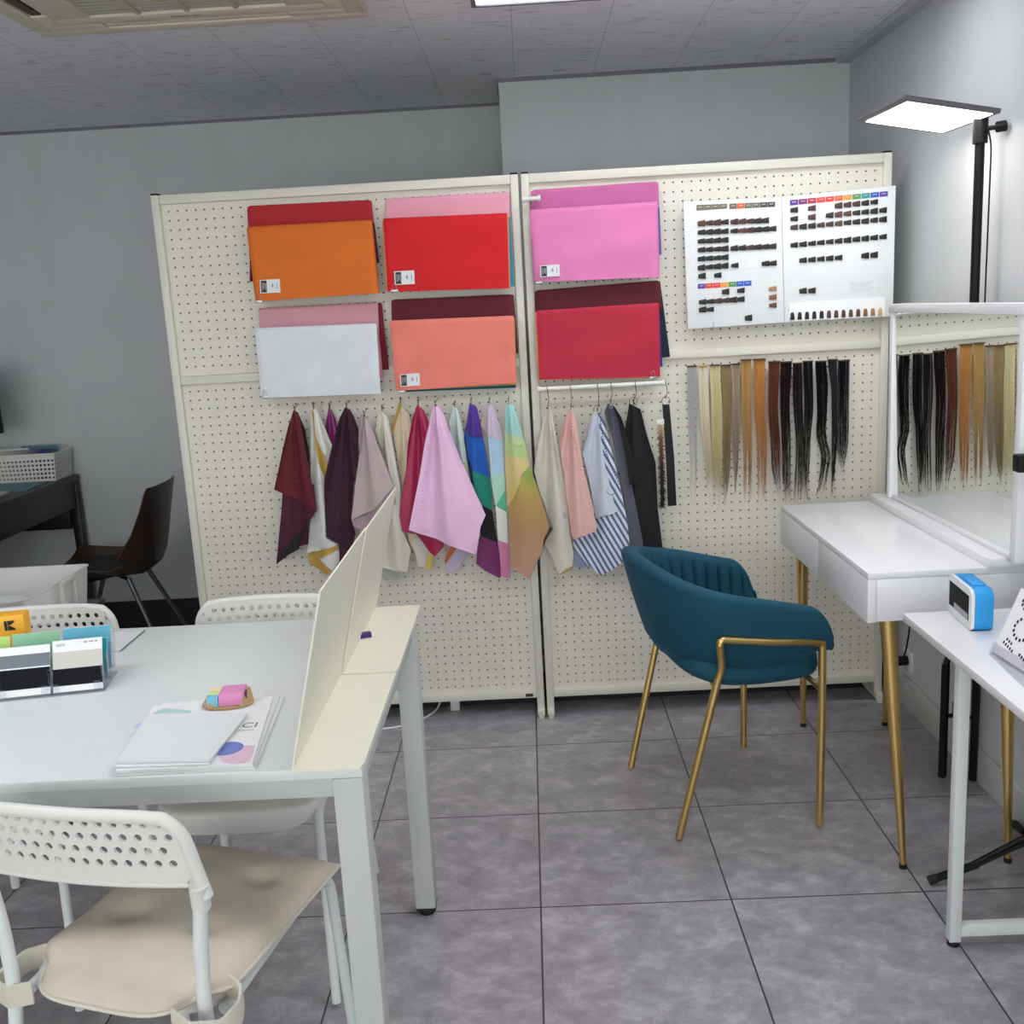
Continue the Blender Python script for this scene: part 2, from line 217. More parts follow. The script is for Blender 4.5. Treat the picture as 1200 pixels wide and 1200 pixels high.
DRAPES = [('red_rear','red_deep',-0.012,0.012,[(-0.8883,1.8137),(-0.4834,1.8106),(-0.4789,1.616),(-0.9014,1.5834)],None,None),('maroon_mid','maroon',-0.026,0.01,[(-0.881,1.7397),(-0.4774,1.7392),(-0.4708,1.611),(-0.902,1.5735)],None,None),('orange_front','orange',-0.058,0.026,[(-0.8863,1.7454),(-0.4819,1.7446),(-0.4765,1.5132),(-0.8805,1.5097)],[(-0.8573,1.5758),(-0.7922,1.5754),(-0.794,1.5328),(-0.8601,1.5333)],(-0.867,1.5138)),('pink_rear','pink_pale',-0.012,0.012,[(-0.4372,1.8112),(-0.0355,1.8105),(-0.0421,1.6158),(-0.4479,1.6143)],None,None),('teal_mid','teal_blue',-0.028,0.014,[(-0.4188,1.7296),(-0.0363,1.7317),(-0.0353,1.5119),(-0.4307,1.5254)],None,None),('apricot_mid','apricot',-0.042,0.012,[(-0.4483,1.7417),(-0.0413,1.7385),(-0.0484,1.506),(-0.4547,1.5186)],None,None),('red_front','red',-0.062,0.018,[(-0.4435,1.746),(-0.0449,1.7408),(-0.0514,1.5058),(-0.4457,1.5162)],[(-0.4189,1.5785),(-0.3543,1.5789),(-0.355,1.5357),(-0.4198,1.5361)],(-0.4223,1.5244)),('dusty_rear','dusty_pink',-0.026,0.012,[(-0.8816,1.4858),(-0.4859,1.4844),(-0.4954,1.286),(-0.8912,1.2907)],None,None),('crimson_mid','crimson_dark',-0.01,0.012,[(-0.8793,1.484),(-0.4768,1.4832),(-0.4694,1.263),(-0.893,1.2732)],None,None),('rose_mid','rose',-0.042,0.014,[(-0.8875,1.4056),(-0.4891,1.397),(-0.4871,1.2372),(-0.8956,1.2094)],None,None),('white_front','ice',-0.062,0.018,[(-0.891,1.424),(-0.4918,1.4185),(-0.4965,1.1883),(-0.8943,1.1962)],None,(-0.8785,1.2036)),('wine_rear','wine',-0.012,0.012,[(-0.4429,1.491),(-0.0385,1.4867),(-0.0331,1.2934),(-0.4545,1.2995)],None,None),('teal_low','teal_dark',-0.028,0.012,[(-0.4435,1.4137),(-0.0409,1.4081),(-0.0464,1.1814),(-0.4361,1.188)],None,None),('mustard_mid','mustard',-0.042,0.012,[(-0.4452,1.4221),(-0.0389,1.4122),(-0.0432,1.1922),(-0.4439,1.1937)],None,None),('salmon_front','salmon',-0.062,0.018,[(-0.4481,1.4241),(-0.0416,1.4181),(-0.0451,1.2004),(-0.4438,1.1953)],[(-0.4256,1.2484),(-0.3613,1.2499),(-0.3617,1.209),(-0.4262,1.2084)],(-0.4246,1.1976)),('magenta_rear','orchid',-0.012,0.012,[(0.0349,1.8117),(0.4451,1.8165),(0.4472,1.6441),(0.028,1.6106)],None,None),('violet_mid','violet',-0.03,0.016,[(0.0289,1.7331),(0.4452,1.736),(0.4479,1.5867),(0.0292,1.5339)],None,None),('pink_front','pink',-0.058,0.024,[(0.0269,1.7474),(0.4362,1.7509),(0.4361,1.5148),(0.0296,1.5206)],[(0.0521,1.5715),(0.1145,1.5718),(0.1148,1.5354),(0.0516,1.5351)],(0.0466,1.5247)),('wine_rear_right','wine_dark',-0.02,0.012,[(0.0319,1.4945),(0.4427,1.5053),(0.4475,1.4092),(0.0282,1.3802)],None,None),('navy_mid','navy_dark',-0.004,0.01,[(0.0407,1.4698),(0.4468,1.4811),(0.4717,1.2547),(0.0358,1.2351)],None,None),('violet_low','violet_dark',-0.036,0.012,[(0.0373,1.409),(0.4363,1.4098),(0.4416,1.2252),(0.0316,1.211)],None,None),('tan_edge','apricot',-0.052,0.01,[(0.0275,1.4244),(0.4318,1.4165),(0.4301,1.1909),(0.0271,1.2045)],None,None),('crimson_front','raspberry',-0.072,0.012,[(0.0327,1.43),(0.4296,1.4337),(0.4283,1.1969),(0.0322,1.207)],None,(0.4042,1.2002))]
HAIR = [('silver','h_silver',[(0.5415,1.2201,0.0156),(0.5402,1.076,0.0158),(0.5414,0.8875,0.0131),(0.5388,0.7436,0.0123)],26),('cream','h_cream',[(0.5797,1.2199,0.0156),(0.581,1.0739,0.0158),(0.5883,0.8851,0.0122),(0.5858,0.7846,0.0066)],40),('blonde','h_blonde',[(0.6178,1.2197,0.0161),(0.6213,1.0717,0.0176),(0.6214,0.9071,0.0187),(0.6212,0.7199,0.0189)],70),('taupe','h_taupe',[(0.6546,1.2177,0.0165),(0.657,1.0699,0.0139),(0.6529,0.8817,0.0122),(0.6435,0.7212,0.0038)],70),('ash','h_ash',[(0.6881,1.2196,0.0133),(0.6862,1.0683,0.013),(0.6845,0.9038,0.0112),(0.6819,0.7748,0.0038)],55),('tan','h_tan',[(0.7217,1.2315,0.0165),(0.7219,1.0757,0.0167),(0.7239,0.9727,0.0158),(0.723,0.7389,0.0142)],50),('orange','h_orange',[(0.7657,1.231,0.0192),(0.7672,1.064,0.0194),(0.7722,0.9466,0.0177),(0.7726,0.7364,0.0141)],80),('auburn','h_auburn',[(0.8148,1.2206,0.0183),(0.8105,1.0712,0.0158),(0.8189,0.8923,0.0169),(0.8343,0.7346,0.0063)],60),('plum','h_plum',[(0.8544,1.2176,0.0183),(0.8505,1.069,0.0158),(0.8544,0.9354,0.015),(0.8567,0.7334,0.0116)],90),('dark','h_dark',[(0.8922,1.2112,0.0148),(0.8925,1.1108,0.0158),(0.8991,0.9331,0.0133),(0.8969,0.7382,0.0152)],55),('grayblack','h_grayblack',[(0.9261,1.2159,0.0156),(0.9294,1.0649,0.0149),(0.9229,0.9318,0.0115),(0.9202,0.7347,0.0054)],70),('wavy','h_black',[(0.9696,1.2136,0.0174),(0.9745,1.1284,0.0183),(0.9743,1.0404,0.0158),(0.9712,0.974,0.0159),(0.9873,0.8925,0.0151),(0.9761,0.7935,0.0134),(0.9572,0.742,0.0054)],70),('smoke','h_smoke',[(1.0078,1.2172,0.0148),(1.0149,1.1043,0.0096),(1.0162,0.9716,0.0088),(1.0112,0.7484,0.0027)],50),('blueblack','h_blueblack',[(1.0447,1.2126,0.0182),(1.0443,1.0588,0.0175),(1.0429,0.9479,0.0194),(1.0441,0.8354,0.008)],100)]
CHART = {'left':[(0.5205,1.7472),(0.8329,1.7417),(0.8425,1.3482),(0.5275,1.3435)],'right':[(0.8341,1.7428),(1.1964,1.7585),(1.1959,1.3489),(0.8438,1.3481)],'strips':[(0,[(0.5621,1.7337),(0.6602,1.7322),(0.66,1.7172),(0.5618,1.7163)],['k1','k1','k1','k1']),(0,[(0.6675,1.7318),(0.814,1.7299),(0.8139,1.7142),(0.6673,1.7152)],['k2','k3','k4','k4','k5','k5']),(0,[(0.5623,1.4864),(0.7369,1.4879),(0.7368,1.4716),(0.562,1.4709)],['c0','c3','c3','c5','c6','c8','c8']),(1,[(0.8601,1.7323),(1.1732,1.7427),(1.1735,1.7272),(0.8601,1.7156)],['c0','c1','c2','c3','c3','c4','c5','c6','c7','c8','c9'])],'para':[[(1.055,1.4631),(1.131,1.4627)],[(1.0551,1.4569),(1.1233,1.457)],[(1.0552,1.4508),(1.1156,1.4513)],[(1.0552,1.4446),(1.1313,1.4443)],[(1.0553,1.4385),(1.1236,1.4386)]],'pocket':[(0.8569,1.4053),(1.169,1.4096),(1.1686,1.3497),(0.8601,1.3508)],'clips':[(0.6089,1.3506),(1.033,1.3589)]}
SWATCHES = [(0,0.5768,1.6763,'b4'),(0,0.6018,1.6762,'b3'),(0,0.6268,1.6762,'b3'),(0,0.6518,1.6761,'b2'),(0,0.5764,1.6485,'b2'),(0,0.6014,1.6482,'b2'),(0,0.6264,1.6479,'b2'),(0,0.6514,1.6475,'b2'),(0,0.5759,1.6206,'b1'),(0,0.601,1.6205,'b2'),(0,0.6261,1.6205,'b1'),(0,0.6511,1.6204,'b1'),(0,0.5754,1.5934,'b1'),(0,0.6006,1.5933,'b1'),(0,0.6257,1.5933,'b1'),(0,0.6508,1.5933,'b1'),(0,0.575,1.5653,'b1'),(0,0.6001,1.5655,'b1'),(0,0.6253,1.5657,'b1'),(0,0.6505,1.566,'b1'),(0,0.5745,1.5375,'b1'),(0,0.5997,1.5381,'b1'),(0,0.6249,1.5388,'b1'),(0,0.6501,1.5394,'b1'),(0,0.5761,1.5111,'b1'),(0,0.627,1.5108,'b0'),(0,0.6821,1.6752,'b3'),(0,0.7074,1.6749,'b4'),(0,0.7324,1.6745,'b3'),(0,0.7565,1.6741,'b2'),(0,0.781,1.6737,'b2'),(0,0.6818,1.6467,'b2'),(0,0.7072,1.6467,'b4'),(0,0.7322,1.6468,'b3'),(0,0.7563,1.6469,'b2'),(0,0.7809,1.647,'b2'),(0,0.8046,1.647,'b2'),(0,0.6812,1.5928,'b2'),(0,0.7067,1.5926,'b2'),(0,0.7318,1.5925,'b3'),(0,0.756,1.5923,'b2'),(0,0.7807,1.5922,'b2'),(0,0.8045,1.592,'b2'),(0,0.6823,1.5385,'b1'),(0,0.7813,1.5391,'b1'),(0,0.8052,1.539,'b1'),(0,0.6516,1.457,'b2'),(0,0.7014,1.458,'b2'),(0,0.5764,1.4281,'b1'),(0,0.6014,1.4285,'b1'),(0,0.6264,1.4289,'b3'),(0,0.6513,1.4294,'b3'),(0,0.6762,1.4298,'b2'),(0,0.7012,1.4303,'b2'),(0,0.576,1.4035,'b1'),(0,0.601,1.403,'b1'),(0,0.7252,1.3691,'b2'),(0,0.805,1.4577,'b7'),(0,0.8049,1.4312,'b6'),(0,0.8049,1.405,'b5'),(1,0.8733,1.7011,'b1'),(1,0.9299,1.7036,'b3'),(1,1.0146,1.7068,'b3'),(1,1.0429,1.708,'b3'),(1,1.0711,1.7091,'b3'),(1,1.0992,1.7103,'b1'),(1,1.1274,1.7114,'b1'),(1,0.8733,1.6742,'b1'),(1,0.93,1.6762,'b3'),(1,0.9866,1.6784,'b2'),(1,1.0149,1.6794,'b4'),(1,1.0432,1.6805,'b4'),(1,1.0714,1.6815,'b2'),(1,1.0997,1.6826,'b1'),(1,1.1279,1.6836,'b1'),(1,1.1561,1.6847,'b1'),(1,0.8734,1.6473,'b3'),(1,0.9018,1.6482,'b1'),(1,0.9302,1.6491,'b1'),(1,0.9585,1.65,'b3'),(1,0.9869,1.6509,'b3'),(1,1.0152,1.6518,'b4'),(1,1.0435,1.6527,'b2'),(1,1.0718,1.6536,'b2'),(1,1.1001,1.6545,'b2'),(1,1.1284,1.6554,'b1'),(1,1.1566,1.6563,'b1'),(1,0.8735,1.5923,'b0'),(1,0.902,1.5933,'b0'),(1,0.9304,1.5943,'b0'),(1,0.9589,1.5953,'b0'),(1,0.9873,1.5963,'b0'),(1,1.0158,1.5973,'b0'),(1,1.0442,1.5983,'b0'),(1,1.0726,1.5993,'b0'),(1,1.101,1.6003,'b0'),(1,1.1293,1.6013,'b0'),(1,1.1577,1.6023,'b0'),(1,0.9021,1.5428,'b0'),(1,0.9307,1.5433,'b0'),(1,0.9592,1.5439,'b0'),(1,0.9878,1.5444,'b0'),(1,1.0163,1.5449,'b0'),(1,1.1018,1.5465,'b0'),(1,1.1303,1.547,'b0'),(1,0.9025,1.446,'b2'),(1,0.9312,1.4452,'b1')]
TUFTS = [(0.8674,1.3668,'b0'),(0.8912,1.3667,'b0'),(0.9149,1.3667,'b0'),(0.9386,1.3666,'b1'),(0.9623,1.3666,'b1'),(0.986,1.3665,'b4'),(1.0097,1.3664,'b4'),(1.0334,1.3664,'b4'),(1.0571,1.3663,'b5'),(1.0808,1.3663,'b5'),(1.1044,1.3662,'b6'),(1.1281,1.3662,'b7'),(1.1517,1.3661,'b8')]

# ------------------------------------------------------------------ materials
mat('wall_paper', (204,207,208), 0.85, var=0.03, vscale=8, bump=0.25, bscale=90, stretch=(1,1,0.35))
mat('cornice', (190,192,196), 0.8, var=0.02)
mat('black_rubber', (22,22,25), 0.55, var=0)
mat('white_trim', (205,207,204), 0.6, var=0.02)
mat('ivory', (222,219,206), 0.45, var=0.012)
mat('ivory_board', (226,222,209), 0.55, var=0.015)
mat('white_powder', (226,231,230), 0.4, var=0.01)
mat('table_white', (224,229,228), 0.32, var=0.012)
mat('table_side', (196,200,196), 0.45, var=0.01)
mat('cream_card', (236,233,216), 0.45, var=0.015)
mat('vanity_white', (232,232,234), 0.22, var=0.008)
mat('plastic_white', (226,226,220), 0.42, var=0.012)
mat('plastic_grey_white', (214,212,208), 0.5, var=0.012)
mat('beige_fabric', (214,203,186), 0.9, var=0.04, vscale=18, bump=0.5, bscale=420)
mat('strap_fabric', (214,208,194), 0.9, var=0.03)
mat('gold_metal', (222,188,120), 0.28, metal=1.0, var=0.03)
mat('steel', (170,170,172), 0.3, metal=1.0, var=0)
mat('wire', (120,120,118), 0.35, metal=1.0, var=0)
mat('dark_steel', (70,72,76), 0.4, metal=0.9, var=0)
mat('black_plastic', (14,14,16), 0.5, var=0, spec=0.25)
mat('black_desk', (26,27,30), 0.38, var=0.08)
mat('lamp_grey', (92,90,96), 0.5, var=0)
mat('leg_steel', (120,124,130), 0.35, metal=0.9, var=0)
mat('cavity_shade', (74,70,60), 0.9, var=0)
mat('brown_shell', (66,48,37), 0.3, var=0.08)
mat('black_pad', (18,18,20), 0.7, var=0.05)
mat('teal_velvet', (0,70,90), 0.8, var=0.16, vscale=9, sheen=0.3, bump=0.25, bscale=300)
mat('mirror_glass', (240,244,243), 0.015, metal=1.0, var=0)
# thin clear plastic: mostly see-through, with a glossy surface reflection
m = bpy.data.materials.new('acrylic'); m.use_nodes = True; MATS['acrylic'] = m
nt = m.node_tree; nt.nodes.remove(nt.nodes['Principled BSDF'])
_t = nt.nodes.new('ShaderNodeBsdfTransparent'); _t.inputs[0].default_value = (0.93, 0.935, 0.955, 1)
_g = nt.nodes.new('ShaderNodeBsdfGlossy'); _g.inputs['Roughness'].default_value = 0.06
_f = nt.nodes.new('ShaderNodeLayerWeight'); _f.inputs[0].default_value = 0.5
_m = nt.nodes.new('ShaderNodeMixShader'); _p = nt.nodes.new('ShaderNodeMath'); _p.operation = 'POWER'; nt.links.new(_f.outputs[1], _p.inputs[0]); _p.inputs[1].default_value = 3.0
_q = nt.nodes.new('ShaderNodeMath'); _q.operation = 'MULTIPLY_ADD'; nt.links.new(_p.outputs[0], _q.inputs[0]); _q.inputs[1].default_value = 0.45; _q.inputs[2].default_value = 0.05
nt.links.new(_q.outputs[0], _m.inputs[0]); nt.links.new(_t.outputs[0], _m.inputs[1]); nt.links.new(_g.outputs[0], _m.inputs[2])
nt.links.new(_m.outputs[0], nt.nodes['Material Output'].inputs['Surface'])
mat('led_white', (255,253,250), 0.5, var=0, emit=LAMP_LIGHT)
mat('ceiling_led', (248,251,255), 0.5, var=0, emit=CEILING_LIGHT)
mat('rear_led', (248,251,255), 0.5, var=0, emit=REAR_LIGHT)
mat('light_frame', (120,120,126), 0.5, var=0)
mat('ac_body', (212,205,186), 0.5, var=0.01)
mat('ac_grille', (172,171,158), 0.6, var=0)
mat('ac_dark', (70,62,48), 0.7, var=0)
mat('paper_white', (228,231,232), 0.6, var=0.01)
mat('paper_bright', (240,241,242), 0.55, var=0)
mat('print_grey', (110,112,116), 0.6, var=0)
mat('print_light', (176,178,182), 0.6, var=0)
mat('print_black', (24,24,27), 0.5, var=0)
mat('mint_print', (186,216,214), 0.6, var=0); mat('blue_print', (118,136,204), 0.6, var=0); mat('pink_print', (232,196,214), 0.6, var=0); mat('lav_print', (196,206,232), 0.6, var=0)
mat('kraft', (186,152,112), 0.7, var=0.05)
mat('note_pink', (226,146,196), 0.6, var=0); mat('note_blue', (126,196,222), 0.6, var=0); mat('note_green', (204,228,160), 0.6, var=0); mat('note_cream', (240,220,176), 0.6, var=0); mat('note_purple', (74,44,110), 0.6, var=0)
mat('kodak_yellow', (250,182,44), 0.45, var=0)
mat('card_lime', (186,220,116), 0.5, var=0); mat('card_green', (130,190,48), 0.5, var=0); mat('card_mint', (142,196,158), 0.5, var=0); mat('card_blue', (96,178,204), 0.5, var=0); mat('card_teal', (0,146,158), 0.5, var=0)
mat('card_beige', (206,202,194), 0.5, var=0); mat('card_grey', (112,120,128), 0.5, var=0); mat('card_black', (20,22,30), 0.7, var=0, spec=0.15)
mat('clock_blue', (34,152,222), 0.45, var=0); mat('clock_face', (226,230,230), 0.4, var=0); mat('lcd', (7,11,13), 0.5, var=0, spec=0.08); mat('lcd_grey', (150,152,158), 0.3, var=0)
mat('bin_white', (216,214,210), 0.5, var=0.01)
mat('indigo', (52,44,120), 0.5, var=0); mat('teal_paper', (90,130,136), 0.6, var=0); mat('outlet', (222,222,216), 0.5, var=0)
mat('label_plate', (74,66,40), 0.4, metal=0.5, var=0)
# fabrics
FB = dict(burgundy=(98,22,36), plum=(76,22,46), black=(25,24,28), black_leather=(13,13,16), satin_white=(226,226,220), gold=(196,158,72), magenta=(124,26,104),
 dark_plum=(56,20,40), mauve=(190,172,172), mauve_dark=(168,148,152), cream=(222,217,204), gray_cloth=(182,182,176), beige=(228,212,184), yellow=(226,196,90),
 crimson=(168,32,80), lilac_pink=(240,196,230), pale_aqua=(212,230,226), pale_lime=(214,230,190), pale_lilac=(206,192,212), orange_stripe=(214,120,70),
 purple=(84,56,152), blue=(30,98,192), green=(30,140,118), wine_purple=(124,52,104), navy=(38,48,104), pale_blue=(176,206,228), mint=(176,218,200), green_light=(90,186,150),
 white_cloth=(228,228,220), pink_stripe=(214,132,172), aqua=(164,214,214), lime=(184,206,142), tan_gold=(212,194,130), leaf=(130,172,82), olive=(178,164,90), brown_pink=(184,144,106), dark_brown=(78,58,44),
 pink_satin=(230,182,176), pale_denim=(208,214,228), gray_blue=(140,150,176), charcoal=(86,88,100),
 red_deep=(176,34,42), maroon=(96,22,44), orange=(222,112,34), pink_pale=(236,162,184), teal_blue=(52,140,170), apricot=(232,160,96), red=(212,22,30), dusty_pink=(206,150,164), crimson_dark=(128,24,44), rose=(190,120,140),
 ice=(222,228,232), wine=(100,26,44), teal_dark=(22,92,112), mustard=(206,160,80), salmon=(236,130,116), orchid=(196,104,158), violet=(104,92,168), pink=(224,128,180), wine_dark=(92,22,40), navy_dark=(16,34,52), violet_dark=(74,40,130), raspberry=(184,36,62))
for k, c in FB.items():
    sat = k in ('satin_white', 'gold', 'pink_satin', 'magenta', 'crimson', 'lilac_pink')
    mat(k, c, 0.38 if sat else 0.8, var=0.035, vscale=14, sheen=0.0 if sat else 0.15, bump=0.25, bscale=60 if sat else 500)
mat('black_hair', (28,24,24), 0.45, var=0)
HC = dict(h_silver=(204,202,206), h_cream=(232,222,198), h_blonde=(234,224,182), h_taupe=(176,154,114), h_ash=(190,172,150), h_tan=(196,158,100), h_orange=(210,156,90), h_auburn=(112,64,46),
 h_plum=(44,26,32), h_dark=(36,28,32), h_grayblack=(28,28,33), h_black=(18,16,19), h_smoke=(48,47,50), h_blueblack=(17,19,30))
for k, c in HC.items(): mat(k, c, 0.55, var=0.12, vscale=40, stretch=(12,12,0.4), spec=0.25)
for i, c in enumerate([(12,11,14),(20,17,18),(29,22,21),(66,40,36),(84,54,38),(98,62,48),(132,88,56),(160,122,84),(206,170,104)]): mat('b%d' % i, c, 0.5, var=0.15, vscale=300)
for i, c in enumerate([(92,54,160),(128,44,110),(176,40,56),(222,64,44),(234,96,40),(240,160,50),(80,150,70),(30,150,150),(30,90,190),(90,60,160)]): mat('c%d' % i, c, 0.5, var=0)
for i, c in enumerate([(140,132,112),(120,112,92),(112,104,86),(232,96,48),(110,112,88),(70,76,72)]): mat('k%d' % i, c, 0.5, var=0)

def node_mat(key, rough):
    m = bpy.data.materials.new(key); m.use_nodes = True; MATS[key] = m
    nt = m.node_tree; b = nt.nodes['Principled BSDF']; b.inputs['Roughness'].default_value = rough
    return m, nt, b
def N(nt, t, **kw):
    n = nt.nodes.new(t)
    for k, v in kw.items(): setattr(n, k, v)
    return n
def MA(nt, op, a, b=None):
    n = nt.nodes.new('ShaderNodeMath'); n.operation = op
    for i, x in enumerate((a, b)):
        if x is None: continue
        if isinstance(x, (int, float)): n.inputs[i].default_value = x
        else: nt.links.new(x, n.inputs[i])
    return n.outputs[0]
# floor: square vinyl tiles, grey-mauve marbling, thin dark joints
TILE, TX, TY = 0.466, -0.0379, -0.7088
m, nt, b = node_mat('vinyl_tile', 0.36)
tc = N(nt, 'ShaderNodeTexCoord'); sp = N(nt, 'ShaderNodeSeparateXYZ'); 
geo = N(nt, 'ShaderNodeNewGeometry'); nt.links.new(geo.outputs['Position'], sp.inputs[0])
def joint(o, off):
    f = MA(nt, 'FRACT', MA(nt, 'DIVIDE', MA(nt, 'SUBTRACT', o, off-50*TILE), TILE))
    d = MA(nt, 'ABSOLUTE', MA(nt, 'SUBTRACT', f, 0.5))
    return MA(nt, 'GREATER_THAN', d, 0.5-0.0042/2/TILE*1.0)
jl = MA(nt, 'MAXIMUM', joint(sp.outputs[0], TX), joint(sp.outputs[1], TY))
def cell(o, off): return MA(nt, 'FLOOR', MA(nt, 'DIVIDE', MA(nt, 'SUBTRACT', o, off), TILE))
cv = N(nt, 'ShaderNodeCombineXYZ'); nt.links.new(cell(sp.outputs[0], TX), cv.inputs[0]); nt.links.new(cell(sp.outputs[1], TY), cv.inputs[1])
wn = N(nt, 'ShaderNodeTexWhiteNoise'); nt.links.new(cv.outputs[0], wn.inputs['Vector'])
va = N(nt, 'ShaderNodeVectorMath', operation='MULTIPLY_ADD'); nt.links.new(wn.outputs['Color'], va.inputs[0]); va.inputs[1].default_value = (9, 9, 9); nt.links.new(geo.outputs['Position'], va.inputs[2])
mp = N(nt, 'ShaderNodeMapping'); mp.inputs['Scale'].default_value = (1.0, 1.35, 1); mp.inputs['Rotation'].default_value = (0, 0, 0.35); nt.links.new(va.outputs[0], mp.inputs[0])
n1 = N(nt, 'ShaderNodeTexNoise'); n1.inputs['Scale'].default_value = 11; n1.inputs['Detail'].default_value = 9; n1.inputs['Roughness'].default_value = 0.74; n1.inputs['Distortion'].default_value = 0.25; nt.links.new(mp.outputs[0], n1.inputs['Vector'])
r1 = N(nt, 'ShaderNodeValToRGB'); e = r1.color_ramp.elements
e[0].position = 0.34; e[0].color = rgb((143,139,145)); e[1].position = 0.68; e[1].color = rgb((194,191,196))
q = r1.color_ramp.elements.new(0.5); q.color = rgb((162,158,163))
nt.links.new(n1.outputs['Fac'], r1.inputs[0])
mx = N(nt, 'ShaderNodeMix', data_type='RGBA'); nt.links.new(jl, mx.inputs[0]); nt.links.new(r1.outputs[0], mx.inputs[6]); mx.inputs[7].default_value = rgb((62,58,62))
nt.links.new(mx.outputs[2], b.inputs['Base Color'])
rr = N(nt, 'ShaderNodeMapRange'); rr.inputs[3].default_value = 0.28; rr.inputs[4].default_value = 0.46; nt.links.new(n1.outputs['Fac'], rr.inputs[0]); nt.links.new(rr.outputs[0], b.inputs['Roughness'])
# ceiling: fissured boards, thin seams in a staggered pattern
m, nt, b = node_mat('ceiling_board', 0.9)
geo = N(nt, 'ShaderNodeNewGeometry')
br = N(nt, 'ShaderNodeTexBrick'); br.inputs['Scale'].default_value = 1.0; br.inputs['Brick Width'].default_value = 0.6; br.inputs['Row Height'].default_value = 0.3; br.inputs['Mortar Size'].default_value = 0.0016; br.inputs['Mortar Smooth'].default_value = 0.2
br.inputs['Color1'].default_value = rgb((236,236,240)); br.inputs['Color2'].default_value = rgb((231,232,236)); br.inputs['Mortar'].default_value = rgb((198,199,204))
mp = N(nt, 'ShaderNodeMapping'); mp.inputs['Rotation'].default_value = (0, 0, pi/2); nt.links.new(geo.outputs['Position'], mp.inputs[0]); nt.links.new(mp.outputs[0], br.inputs['Vector'])
mp2 = N(nt, 'ShaderNodeMapping'); mp2.inputs['Scale'].default_value = (14, 60, 1); nt.links.new(geo.outputs['Position'], mp2.inputs[0])
nn = N(nt, 'ShaderNodeTexNoise'); nn.inputs['Scale'].default_value = 1.0; nn.inputs['Detail'].default_value = 5; nt.links.new(mp2.outputs[0], nn.inputs['Vector'])
rp = N(nt, 'ShaderNodeValToRGB'); rp.color_ramp.elements[0].position = 0.3; rp.color_ramp.elements[0].color = rgb((214,214,216)); rp.color_ramp.elements[1].position = 0.42; rp.color_ramp.elements[1].color = (1, 1, 1, 1); nt.links.new(nn.outputs['Fac'], rp.inputs[0])
mx = N(nt, 'ShaderNodeMix', data_type='RGBA', blend_type='MULTIPLY'); mx.inputs[0].default_value = 1; nt.links.new(br.outputs[0], mx.inputs[6]); nt.links.new(rp.outputs[0], mx.inputs[7]); nt.links.new(mx.outputs[2], b.inputs['Base Color'])
# blue and white striped shirting
m, nt, b = node_mat('stripes', 0.85)
geo = N(nt, 'ShaderNodeNewGeometry'); sp = N(nt, 'ShaderNodeSeparateXYZ'); nt.links.new(geo.outputs['Position'], sp.inputs[0])
ph = MA(nt, 'DIVIDE', MA(nt, 'ADD', MA(nt, 'MULTIPLY', sp.outputs[0], 0.86), MA(nt, 'MULTIPLY', sp.outputs[2], 0.46)), 0.0165)
st = MA(nt, 'GREATER_THAN', MA(nt, 'FRACT', ph), 0.55)
mx = N(nt, 'ShaderNodeMix', data_type='RGBA'); nt.links.new(st, mx.inputs[0]); mx.inputs[6].default_value = rgb((222,228,238)); mx.inputs[7].default_value = rgb((92,108,148)); nt.links.new(mx.outputs[2], b.inputs['Base Color'])
# dyed cloth: aqua to green on the left fold, green to brown on the front fold
def dyed(key, stops):
    m, nt, b = node_mat(key, 0.7)
    geo = N(nt, 'ShaderNodeNewGeometry'); sp = N(nt, 'ShaderNodeSeparateXYZ'); nt.links.new(geo.outputs['Position'], sp.inputs[0])
    v = MA(nt, 'DIVIDE', MA(nt, 'SUBTRACT', MA(nt, 'ADD', sp.outputs[2], MA(nt, 'MULTIPLY', sp.outputs[0], 0.25)), 0.50), 0.65)
    r = N(nt, 'ShaderNodeValToRGB'); nt.links.new(v, r.inputs[0]); el = r.color_ramp.elements
    el[0].position = (stops[0][0]-0.50)/0.65; el[0].color = rgb(stops[0][1]); el[1].position = (stops[-1][0]-0.50)/0.65; el[1].color = rgb(stops[-1][1])
    for z, c in stops[1:-1]: q = el.new((z-0.50)/0.65); q.color = rgb(c)
    nt.links.new(r.outputs[0], b.inputs['Base Color'])
dyed('dye_back', [(.80, (206,188,120)), (.935, (222,202,140)), (.950, (186,206,138)), (1.00, (196,216,156)), (1.025, (160,208,202)), (1.12, (168,220,220))])
dyed('dye_front', [(.56, (196,150,128)), (.70, (178,138,98)), (.80, (182,150,84)), (.845, (180,162,82)), (.89, (146,168,80)), (.95, (128,176,84))])
# gradient papers in the basket
m, nt, b = node_mat('gradient_paper', 0.6)
tc = N(nt, 'ShaderNodeTexCoord'); sp = N(nt, 'ShaderNodeSeparateXYZ'); nt.links.new(tc.outputs['Object'], sp.inputs[0])
r1 = N(nt, 'ShaderNodeValToRGB'); nt.links.new(MA(nt, 'ADD', MA(nt, 'MULTIPLY', sp.outputs[0], 5.0), 0.5), r1.inputs[0]); r1.color_ramp.elements[0].color = rgb((206,198,170)); r1.color_ramp.elements[1].color = rgb((46,40,110)); nt.links.new(r1.outputs[0], b.inputs['Base Color'])
